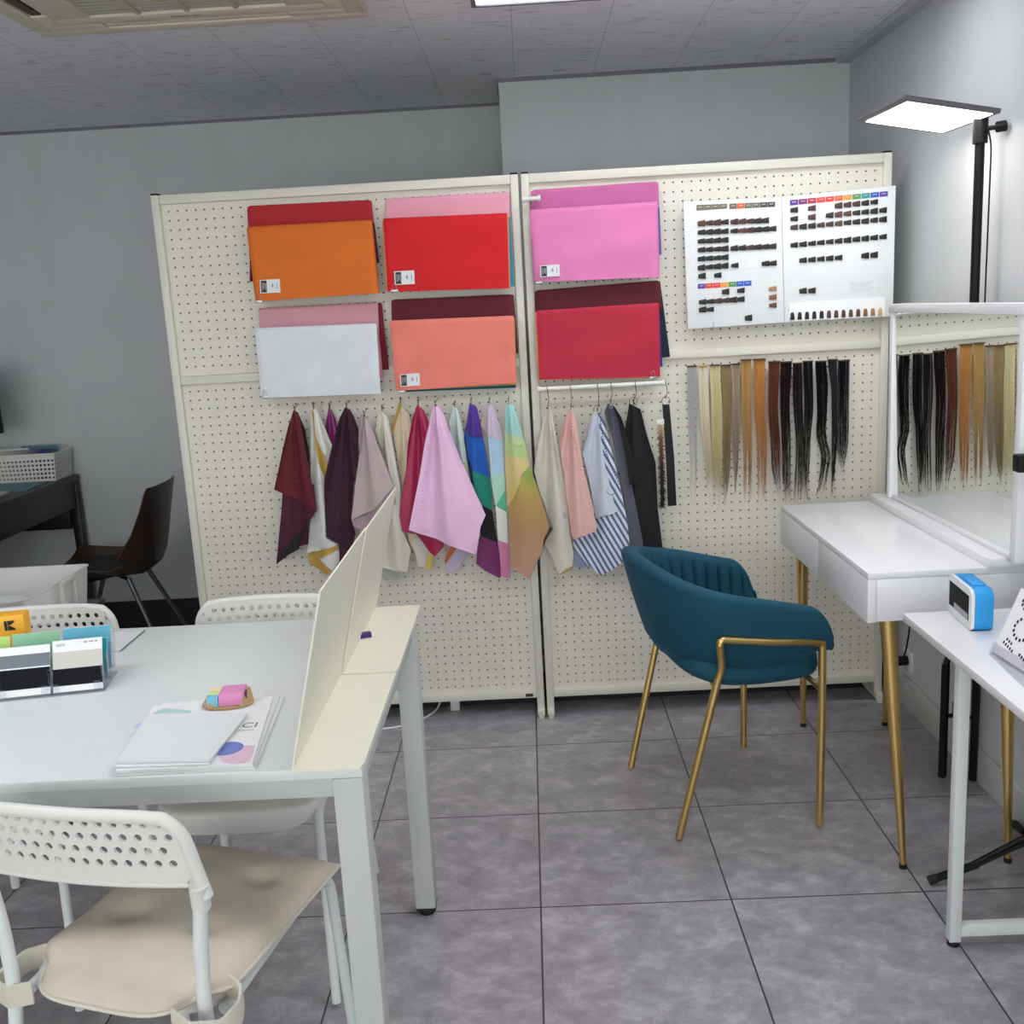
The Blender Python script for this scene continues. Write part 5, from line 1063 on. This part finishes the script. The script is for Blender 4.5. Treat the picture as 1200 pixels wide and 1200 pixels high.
# ------------------------------------------------------------------ acrylic card rack with colour cards, film box
ang = radians(9.5)
O = Vector((-.861, -1.557, TZ+.0006))
root = thing('card_rack', 'clear acrylic three-tier card rack at the left end of the table', 'card rack', O, ang)
W3, ND = .294, 3
pitch = W3/ND
tiers = ((.000, .000), (.042, .007), (.081, .016))
A1 = MB().box((-W3, -.004, 0), (.002, .112, .002)).build('base_plate', 'acrylic', root, local=True, smooth=False)
for v, h in tiers:
    MB().prism([(-W3, v+.017, h+.004), (.002, v+.017, h+.004), (.002, v+.044, h+.066), (-W3, v+.044, h+.066)], (0, .002, 0)).build('back_plate', 'acrylic', root, local=True, smooth=False)
    MB().box((-W3, v-.003, h+.0025), (.002, v+.0165, h+.0042)).build('shelf', 'acrylic', root, local=True, smooth=False)
    for k in range(ND+1):
        x = -pitch*k+(.0 if k else .001)
        MB().box((x-.0012, v-.003, h+.0045), (x+.0008, v+.016, h+.052), .0004).build('divider', 'acrylic', root, local=True, smooth=False)
    for k in range(ND):
        for s_ in (0, 1):
            xa = -pitch*k-.003 if s_ == 0 else -pitch*(k+1)+.003
            MB().box((min(xa, xa+(-.014 if s_ == 0 else .014)), v-.0035, h+.0045), (max(xa, xa+(-.014 if s_ == 0 else .014)), v-.002, h+.024), .0004).build('front_lip', 'acrylic', root, local=True, smooth=False)
cz_, sz_ = cos(ang), sin(ang)
def card(label, k, tier, hgt, bands, prints=False, dx=0):
    """bands: (z0, z1, material) fractions of the card"""
    v, h = tiers[tier]
    xa, xb = -pitch*(k+1)+.0025+dx, -pitch*k-.0025+dx
    loc = O+Vector((xb*cz_-(v+.004)*sz_, xb*sz_+(v+.004)*cz_, h+.0045))
    r = thing('color_card', label, 'card', loc, ang, 'colour cards in the acrylic rack')
    lean_ = .43*hgt
    w_ = xb-xa
    def q(z0, z1, off): return [(-w_, lean_*z0/hgt*1.0+off, z0), (0, lean_*z0/hgt+off, z0), (0, lean_*z1/hgt+off, z1), (-w_, lean_*z1/hgt+off, z1)]
    MB().prism(q(0, hgt, 0), (0, .0025, 0)).build('card', 'paper_bright', r, local=True, smooth=False)
    for a, b_, m in bands: MB().prism(q(a*hgt, b_*hgt, -.0004), (0, .0004, 0)).build('color_field', m, r, local=True, smooth=False)
    if prints:
        mb = MB()
        for k_ in range(10):
            if k_ in (3, 7): continue
            mb.prism([(-.034+.0026*k_, lean_*.93-.0004, .928*hgt), (-.034+.0026*k_+.002, lean_*.93-.0004, .928*hgt), (-.034+.0026*k_+.002, lean_*.95-.0004, .952*hgt), (-.034+.0026*k_, lean_*.95-.0004, .952*hgt)], (0, .0003, 0))
        m2 = MB()
        for k_ in range(3): m2.prism([(-w_+.007, lean_*.9-.0004, (.895+.022*k_)*hgt), (-w_+.024, lean_*.9-.0004, (.895+.022*k_)*hgt), (-w_+.024, lean_*.9-.0004, (.903+.022*k_)*hgt), (-w_+.007, lean_*.9-.0004, (.903+.022*k_)*hgt)], (0, .0003, 0))
        mb.build('fine_print', 'print_grey', r, local=True, smooth=False)
        m2.build('fine_print', 'print_light', r, local=True, smooth=False)
    return r
card('white card with beige and black fields, front tier of the acrylic rack', 0, 0, .092, ((.12, .45, 'card_black'), (.45, .78, 'card_beige')), True)
card('white card with grey and black fields, front tier, left of the beige one', 1, 0, .088, ((.14, .55, 'card_black'), (.58, .84, 'card_grey')))
card('teal card in the middle tier of the acrylic rack, mostly hidden', 0, 1, .073, ((.0, 1, 'card_teal'),))
card('bright green card in the middle tier at the left edge of the picture', 2, 1, .072, ((.0, 1, 'card_green'),))
card('sky blue card in the rear tier of the acrylic rack, right column', 0, 2, .078, ((.0, 1, 'card_blue'),))
card('mint green card in the rear tier of the acrylic rack, middle column', 1, 2, .076, ((.0, 1, 'card_mint'),))
card('lime green card in the rear tier at the left edge of the picture', 2, 2, .074, ((.0, 1, 'card_lime'),))
# film box, yellow with the black emblem
root = thing('film_box', 'yellow box with a black emblem standing behind the acrylic card rack', 'box', (-1.150, -1.36, TZ+.0006), radians(10))
MB().box((-.05, -.02, 0), (.05, .02, .110), .002).build('carton', 'kodak_yellow', root, local=True)
ex, ez, es = .020, .088, .0105
em = MB()
y_ = -.0206
def pf(pts): em.prism([(ex+a*es, y_, ez+b*es) for a, b in pts], (0, .0004, 0))
pf([(-1, -1), (-.46, -1), (-.46, 1), (-1, 1)])
pf([(-.36, .06), (.10, .06), (1, .66), (1, 1), (-.36, 1)]); pf([(-.36, -.06), (-.36, -1), (1, -1), (1, -.66), (.10, -.06)])
em.build('emblem', 'print_black', root, local=True, smooth=False)
root = thing('clear_sheet', 'thin white sheet lying on the table beside the acrylic rack', 'sheet', (-1.03, -1.24, TZ+.0006))
MB().prism([(-1.14, -1.345, TZ+.0006), (-.925, -1.318, TZ+.0006), (-.925, -1.175, TZ+.0006), (-1.14, -1.19, TZ+.0006)], (0, 0, .0022)).build('sheet', 'table_white', root, smooth=False)
MB().prism([(-.9249, -1.318, TZ+.0008), (-.9225, -1.318, TZ+.0008), (-.9225, -1.175, TZ+.0008), (-.9249, -1.175, TZ+.0008)], (0, 0, .0018)).build('edge_strip', 'print_grey', root, smooth=False)

# ------------------------------------------------------------------ white perforated chairs
def white_chair(label, loc, rz):
    root = thing('perforated_chair', label, 'chair', loc, rz, 'white perforated chairs round the table')
    for s_ in (-1, 1):
        pl = MB().tube(fillet([(s_*.196, -.262, .010), (s_*.172, -.222, .34), (s_*.162, -.214, .45), (s_*.168, -.211, .56), (s_*.178, -.212, .635)], .08), .0110, 12).build('rear_post', 'white_powder', root, local=True)
        MB().tube([(s_*.196, -.262, 0), (s_*.196, -.262, .014)], .0125, 12).build('foot_cap', 'black_rubber', pl).location -= pl.location
        fl = MB().tube(fillet([(s_*.188, .245, .010), (s_*.180, .212, .405), (s_*.172, .165, .424), (s_*.170, -.175, .422)], .05), .0100, 12).build('front_leg', 'white_powder', root, local=True)
        MB().tube([(s_*.188, .245, 0), (s_*.188, .245, .014)], .0125, 12).build('foot_cap', 'black_rubber', fl).location -= fl.location
    MB().tube([(-.170, -.150, .422), (.170, -.150, .422)], .008, 8).build('cross_bar', 'white_powder', root, local=True)
    # seat: rounded shell with a turned-down rim
    mb = MB(); n = 44; rings = []
    for z, k in ((.424, .985), (.434, 1.0), (.442, .985), (.446, .95), (.443, .80), (.440, .4), (.4395, .1)):
        ring = []
        for j in range(n):
            a = 2*pi*j/n; e_ = .42
            ring.append(((abs(cos(a))**e_)*(1 if cos(a) > 0 else -1)*(.180+.014*max(0, sin(a)))*k, .006+(abs(sin(a))**e_)*(1 if sin(a) > 0 else -1)*.212*k, z-(.030*max(0, sin(a))**3 if z < .43 else 0)))
        rings.append(ring)
    mb.loft(rings, caps=False); mb.f.append(tuple(range(len(mb.v)-n, len(mb.v)))); mb.mi.append(0)
    mb.build('seat', 'plastic_white', root, local=True, angle=50, fix=False)
    # backrest: curved perforated panel with a thick rolled rim
    zb_, zt_ = .655, .775
    def yb_(x, z): return -.226+.020*(x/.2)**2-.10*(z-.66)
    def half(z):
        t = (z-zb_)/(zt_-zb_); return .188-.020*t-(.028*max(0, (t-.62)/.38)**2.2)
    mb = MB(); rows = [.691, .7125, .734, .7555]; hz = .0105
    rowsb = [zb_, .70175, .72325, .74475, .7655, zt_-.002]
    for j, zr in enumerate(rows):
        xs = [(-.14675+.02258*i+(.01129 if j % 2 else 0)) for i in range(14 if j % 2 == 0 else 13)]
        z0, z1 = rowsb[j], rowsb[j+1]
        pos = lambda x, z, s: (x, yb_(x, z)+(.0022 if s == 0 else -.0022), z)
        hwid = half((z0+z1)/2)-.004
        perforated(mb, xs, [zr], .0064, -hwid, hwid, z0, z1, pos)
    m_ = 24; top = []
    for j in range(5):
        z = .7655+(zt_-.002-.7655)*j/4; hw = half(z)-.003
        top.append([(-hw+2*hw*i/m_, yb_(-hw+2*hw*i/m_, z), z) for i in range(m_+1)])
    V = [q for r in top for q in r]; F = [(j*(m_+1)+i, j*(m_+1)+i+1, (j+1)*(m_+1)+i+1, (j+1)*(m_+1)+i) for j in range(4) for i in range(m_)]
    V2 = [(x, y+.0022, z) for x, y, z in V]+[(x, y-.0022, z) for x, y, z in V]; nv = len(V)
    mb.add(V2, F+[tuple(k+nv for k in f[::-1]) for f in F])
    bk = mb.build('backrest', 'plastic_white', root, local=True, smooth=False, fix=False)
    rim = []
    side = [(half(z), z) for z in [.640+(zt_-.006-.640)*k/12 for k in range(13)]]
    for x, z in [(-a, z) for a, z in side]: rim.append((x, yb_(x, z)-.009, z))
    hx_ = side[-1][0]
    for i in range(1, 20):
        x = -hx_+2*hx_*i/20; z = zt_-.006+.005*(1-(2*i/20-1)**4); rim.append((x, yb_(x, z)-.009, z))
    for x, z in [(a, z) for a, z in side[::-1]]: rim.append((x, yb_(x, z)-.009, z))
    ob = MB().tube(rim, .0100, 12).build('rim', 'plastic_white', root, local=True, angle=60)
    for s_ in (-1, 1):
        MB().tube(fillet([(s_*.178, -.212, .620), (s_*.180, -.216, .646), (s_*.184, -.222, .664)], .01), .0142, 12).build('socket', 'plastic_white', root, local=True)
        MB().tube([(s_*.168, -.2120, .660), (s_*.168, -.2175, .660)], .0038, 8).build('screw_hole', 'black_plastic', root, local=True)
    low = []
    for i in range(21):
        x = -.185+.37*i/20; low.append((x, yb_(x, zb_), zb_))
    MB().tube(low, .005, 8).build('lower_edge', 'plastic_white', root, local=True)
    return root
white_chair('white perforated chair in the near left foreground with a beige cushion on its seat', (-.646, -1.852, 0), radians(-11.5))
white_chair('white perforated chair without cushion on the far side of the table, beside the card divider', (-.668, -1.260, 0), pi)
white_chair('white perforated chair on the far side of the table, behind the acrylic card rack', (-1.232, -1.255, 0), pi+radians(1))
# beige cushion tied to the near chair
root = thing('seat_cushion', 'beige fabric seat cushion tied to the near white chair', 'cushion', (-.622, -1.8505, .4475), radians(-17))
mb = MB(); nx, ny = 30, 30
def cz(u, v):
    h = .030*(1-abs(2*u-1)**6)**.5*(1-abs(2*v-1)**6)**.5
    for a, b_ in ((.27, .40), (.74, .74), (.72, .36), (.27, .78)):
        h -= .013*math.exp(-((u-a)**2+(v-b_)**2)/.004)+.004*math.exp(-((u-a)**2/.03+(v-b_)**2/.0012))
    h += .0022*sin(9*u+5*v)+.0018*sin(13*v-4*u)
    return h
top, bot = [], []
for j in range(ny+1):
    for i in range(nx+1):
        u, v = i/nx, j/ny
        w_ = .180-.042*(1-sm(.06, .17, v))
        x = (2*u-1)*w_; y = -.222+.410*v-.030*(1-v)**6*(1-(2*u-1)**4)
        if v < .08: y += .02*(1-v/.08)*(abs(2*u-1)**8)
        e_ = 1 if (i in (0, nx) or j in (0, ny)) else 0
        top.append((x, y, .010+(0 if e_ else cz(u, v)))); bot.append((x*.985, y*.985, .0015 if not e_ else .006))
W = nx+1; n = len(top)
F = [(j*W+i, j*W+i+1, (j+1)*W+i+1, (j+1)*W+i) for j in range(ny) for i in range(nx)]
rimi = list(range(W))+[j*W+nx for j in range(1, ny+1)]+[ny*W+i for i in range(nx-1, -1, -1)]+[j*W for j in range(ny-1, 0, -1)]
mb.add(top+bot, F+[tuple(k+n for k in f[::-1]) for f in F]+[(rimi[k], rimi[(k+1) % len(rimi)], rimi[(k+1) % len(rimi)]+n, rimi[k]+n) for k in range(len(rimi))])
cu_ = mb.build('pad', 'beige_fabric', root, local=True, angle=70)
MB().tube([top[k] for k in rimi]+[top[0]], .0035, 6).build('piping', 'strap_fabric', root, local=True)
for s_ in (-1, 1):
    path_ = fillet([(s_*.128, -.238, .004), (s_*.160, -.252, -.002), (s_*.205, -.236, -.006), (s_*.212, -.195, -.004), (s_*.196, -.160, .002), (s_*.160, -.150, .006)], .03, 6)
    rings = []
    for k, q in enumerate(path_):
        n_ = (path_[min(len(path_)-1, k+1)]-path_[max(0, k-1)]); n_ = Vector((n_.y, -n_.x, 0)).normalized()*.0022
        hh_ = .019; wv = .0012*sin(k*.9)
        rings.append([(q.x-n_.x, q.y-n_.y, q.z-hh_+wv), (q.x+n_.x, q.y+n_.y, q.z-hh_+wv), (q.x+n_.x*1.6, q.y+n_.y*1.6, q.z+wv), (q.x+n_.x, q.y+n_.y, q.z+hh_+wv), (q.x-n_.x, q.y-n_.y, q.z+hh_+wv)])
    MB().loft(rings).build('tie_strap', 'strap_fabric', root, local=True, angle=60)

# ------------------------------------------------------------------ back left corner: black desk, chair, basket, bin
root = thing('black_desk', 'black desk against the back wall at the left edge', 'desk', (-2.42, .45, 0))
bx0, bx1, by0, by1, bz = -2.76, -2.082, -.25, 1.125, .805
MB().box((bx0, by0, bz-.025), (bx1, by1, bz), .002).build('desktop', 'black_desk', root)
MB().box((bx1-.03, by0+.02, bz-.145), (bx1-.008, by1-.04, bz-.0255), .002).build('apron', 'black_desk', root)
for y in (by0+.002, by1-.042):
    for x in (bx0+.002, bx1-.042): MB().box((x, y, 0), (x+.04, y+.04, bz-.0255), .002).build('leg', 'black_desk', root)
MB().box((bx0+.05, by0+.045, .10), (bx1-.2, .50, bz-.03), .002).build('drawer_pedestal', 'black_desk', root)
MB().box((bx0+.05, by1-.05, .56), (bx1-.045, by1-.035, bz-.026), .001).build('rear_panel', 'black_desk', root)
root = thing('paper_stack', 'pale papers spread on the black desk in front of the basket', 'papers', (-2.28, .62, bz))
MB().prism([(-2.52, .30, bz+.0004), (-2.17, .30, bz+.0004), (-2.17, .66, bz+.0004), (-2.52, .70, bz+.0004)], (0, 0, .010)).build('sheets', 'card_beige', root, smooth=False)
MB().prism([(-2.40, .71, bz+.0004), (-2.11, .69, bz+.0004), (-2.115, .90, bz+.0004), (-2.40, .92, bz+.0004)], (0, 0, .005)).build('folder', 'teal_paper', root, smooth=False)
# basket
root = thing('storage_basket', 'white perforated plastic basket of papers on the black desk', 'basket', (-2.25, 1.03, bz))
kx0, kx1, ky0, ky1, kz0, kz1 = -2.44, -2.105, .945, 1.105, bz+.0005, bz+.125
fl_ = .014
def pan(pos, L, n_): 
    mb = MB(); xs = [L*(i+.5)/n_ for i in range(n_)]; zs = [.016+.019*k for k in range(5)]
    perforated(mb, xs, zs, .0056, 0, L, 0, kz1-kz0-.006, pos); return mb
mb = pan(lambda x, z, s: (kx0-fl_*z/.12+x*(1+2*fl_*z/.12/(kx1-kx0)), ky0-fl_*z/.12+.002*s, kz0+z), kx1-kx0, 20); mb.build('front_wall', 'plastic_white', root, smooth=False, fix=False)
mb = pan(lambda x, z, s: (kx0+x, ky1+.004*z/.12-.002*s, kz0+z), kx1-kx0, 20); mb.build('rear_wall', 'plastic_white', root, smooth=False, fix=False)
mb = pan(lambda x, z, s: (kx1+fl_*z/.12-.002*s, ky0-fl_*z/.12+x*(1+fl_*z/.12/(ky1-ky0)), kz0+z), ky1-ky0, 9); mb.build('side_wall', 'plastic_white', root, smooth=False, fix=False)
mb = pan(lambda x, z, s: (kx0-fl_*z/.12+.002*s, ky0-fl_*z/.12+x*(1+fl_*z/.12/(ky1-ky0)), kz0+z), ky1-ky0, 9); mb.build('side_wall', 'plastic_white', root, smooth=False, fix=False)
MB().box((kx0, ky0, kz0), (kx1, ky1, kz0+.003)).build('bottom', 'plastic_white', root, smooth=False)
MB().tube([(kx0-fl_, ky0-fl_, kz1-.004), (kx1+fl_, ky0-fl_, kz1-.004), (kx1+fl_, ky1+.004, kz1-.004), (kx0-fl_, ky1+.004, kz1-.004), (kx0-fl_, ky0-fl_, kz1-.004)], .0045, 8).build('rim', 'plastic_white', root)
for k, (nm, m, lb, x0, x1, y, zt_) in enumerate((('leaflet', 'gradient_paper', 'leaflet fading from cream to indigo in the basket', -2.42, -2.135, .975, kz1+.012), ('leaflet', 'teal_paper', 'grey green leaflet at the back of the basket', -2.30, -2.135, 1.055, kz1+.020), ('leaflet', 'paper_white', 'white leaflet in the middle of the basket', -2.43, -2.25, 1.02, kz1+.016))):
    r = thing(nm, lb, 'leaflet', ((x0+x1)/2, y, kz0+.004), 0, 'leaflets in the basket')
    MB().prism([(x0, y, kz0+.004), (x1, y, kz0+.004), (x1, y+.012, zt_), (x0, y+.012, zt_)], (0, .010, 0), .001).build('pages', m, r, smooth=False)
# monitor sliver
root = thing('computer_monitor', 'black monitor cut off by the left edge, above the black desk', 'monitor', (-2.58, .86, bz))
MB().box((-2.72, .845, 1.035), (-2.262, .875, 1.32), .004, Matrix.Rotation(0, 3, 'Z')).build('screen', 'black_plastic', root)
MB().box((-2.64, .872, bz+.012), (-2.58, .890, 1.16), .003).build('stand', 'black_plastic', root)
MB().box((-2.72, .80, bz+.0004), (-2.53, .93, bz+.012), .003).build('base', 'black_plastic', root)
# brown and black shell chair facing the desk
root = thing('shell_chair', 'dark brown shell chair with black seat pad and steel legs facing the black desk', 'chair', (-1.735, .72, 0), radians(0))
prof = [(-.30, .470, .195), (-.27, .474, .205), (-.15, .455, .212), (.0, .438, .212), (.08, .442, .210), (.125, .475, .206), (.148, .53, .200), (.165, .62, .190), (.178, .72, .182), (.186, .79, .170), (.189, .81, .155)]
mb = MB(); m_ = 16; fr_, bk_ = [], []
for k, (x, z, hw) in enumerate(prof):
    a = prof[max(0, k-1)]; b_ = prof[min(len(prof)-1, k+1)]
    tx_, tz_ = b_[0]-a[0], b_[1]-a[1]; L_ = math.hypot(tx_, tz_); nx_, nz_ = -tz_/L_, tx_/L_     # towards the sitter
    for i in range(m_+1):
        u = 2*i/m_-1; c = (.035, .04, .045, .055, .075, .11, .10, .065, .035, .02, .015)[k]*abs(u)**2.6
        p = (x+nx_*c, u*hw, z+nz_*c); fr_.append(p); bk_.append((p[0]-nx_*.006, p[1]*1.01, p[2]-nz_*.006))
W = m_+1; n = len(fr_); R = len(prof)
F = [(j*W+i, j*W+i+1, (j+1)*W+i+1, (j+1)*W+i) for j in range(R-1) for i in range(m_)]
rimi = list(range(W))+[j*W+m_ for j in range(1, R)]+[(R-1)*W+i for i in range(m_-1, -1, -1)]+[j*W for j in range(R-2, 0, -1)]
mb.add(fr_+bk_, F+[tuple(q+n for q in f[::-1]) for f in F]+[(rimi[q], rimi[(q+1) % len(rimi)], rimi[(q+1) % len(rimi)]+n, rimi[q]+n) for q in range(len(rimi))])
mb.build('shell', 'brown_shell', root, local=True, angle=60)
mb = MB(); rings = []
for z, k in ((.452, .96), (.462, 1), (.474, .98), (.480, .85), (.482, .3)):
    rings.append([(-.095+(abs(cos(a))**.6)*(1 if cos(a) > 0 else -1)*.185*k, (abs(sin(a))**.6)*(1 if sin(a) > 0 else -1)*.165*k, z+.0) for a in [2*pi*j/32 for j in range(32)]])
mb.loft(rings).build('seat_pad', 'black_pad', root, local=True, angle=60)
for sx, sy in ((1, -1), (1, 1), (-1, -1), (-1, 1)):
    MB().tube([(-.06+sx*.09, sy*.10, .428), (-.06+sx*.265, sy*.185, 0.003)], [.0105, .008], 12).build('leg', 'leg_steel', root, local=True)
MB().tube([(-.15, -.10, .424), (.03, .10, .424)], .008, 8).tube([(-.15, .10, .424), (.03, -.10, .424)], .008, 8).build('under_frame', 'dark_steel', root, local=True)
# cart and bin
root = thing('side_table', 'low black side table under the white bin, behind the white chairs', 'table', (-1.62, -.48, 0))
MB().box((-1.86, -.66, .585), (-1.40, -.30, .60), .002).build('tabletop', 'black_desk', root)
for x in (-1.85, -1.44):
    for y in (-.65, -.34): MB().box((x, y, 0), (x+.03, y+.03, .5845), .002).build('leg', 'black_desk', root)
root = thing('storage_bin', 'open white plastic bin with a scooped front, behind the white chairs at left', 'bin', (-1.62, -.48, .6005))
qx0, qx1, qy0, qy1, qz, qh = -1.82, -1.425, -.580, -.335, .6005, .118
def rimz(u, side):           # height of the rim round the bin
    return qh
outer = []; inner = []
def ringpts(ins, flare):
    x0, x1, y0, y1 = qx0+ins-flare, qx1-ins+flare, qy0+ins-flare, qy1-ins+flare
    pts = []; r = .02; 
    for cx_, cy_, a0 in ((x1-r, y1-r, 0), (x0+r, y1-r, pi/2), (x0+r, y0+r, pi), (x1-r, y0+r, 3*pi/2)):
        for k in range(5): a = a0+pi/2*k/4; pts.append((cx_+r*cos(a), cy_+r*sin(a)))
    # subdivide the straight runs
    out = []
    for k in range(len(pts)):
        a, b_ = pts[k], pts[(k+1) % len(pts)]; d_ = math.dist(a, b_); m2 = max(1, int(d_/.02))
        for j in range(m2): out.append(lerp(a, b_, j/m2))
    return out
def topz(x, y):
    f = (y-qy0)/(qy1-qy0); xf = (x-qx0)/(qx1-qx0)
    side = .118
    front = max(0, 1-f*8); dip = .040*(1-abs(2*xf-1)**3)*front
    return side-dip
po0, po1, pi1 = ringpts(.012, 0), ringpts(.0, .004), ringpts(.003, .004)
nb = min(len(po0), len(po1), len(pi1))
R0 = [(x, y, qz) for x, y in po1]
def sc(p, k): cx_, cy_ = (qx0+qx1)/2, (qy0+qy1)/2; return (cx_+(p[0]-cx_)*k, cy_+(p[1]-cy_)*k)
rings = [[(*sc(q, .93), qz) for q in po1]] + [[(*q, qz+topz(*q)) for q in po1]] + [[(*sc(q, 1.02), qz+topz(*q)+.002) for q in po1]] + [[(*sc(q, 1.02), qz+topz(*q)+.005) for q in po1]] + [[(*sc(q, .985), qz+topz(*q)+.005) for q in po1]] + [[(*sc(q, .915), qz+.003) for q in po1]]
MB().loft(rings).build('tub', 'bin_white', root, angle=50, fix=True)
for y in (qy0+.035, qy0+.115): MB().box((qx1-.012, y, qz+.004), (qx1+.012, y+.018, qz+.112), .004).build('rib', 'bin_white', root)
MB().box((qx1-.004, qy0+.035, qz+.106), (qx1+.013, qy0+.133, qz+.121), .003).build('handle', 'bin_white', root)
r = thing('paper_roll', 'pale round paper pads lying inside the white bin', 'paper', (-1.66, -.457, qz+.0035))
MB().tube([(-1.66, -.457, qz+.0035), (-1.66, -.457, qz+.045)], .076, 32).build('pad', 'paper_white', r)
# white cable on the floor under the left pegboard
tag(MB().tube(fillet([(-.66, -.02, .004), (-.60, -.06, .004), (-.52, -.045, .004), (-.44, .02, .004), (-.40, .10, .004), (-.385, .125, .05)], .05), .0038, 8).build('power_cable', 'paper_bright'), 'white power cable on the floor under the left pegboard', 'cable')
tag(MB().box((-.352, .088, 0), (-.318, .128, .055), .002).build('cable_clip', 'paper_bright'), 'small white block under the left pegboard beside the cable', 'block')
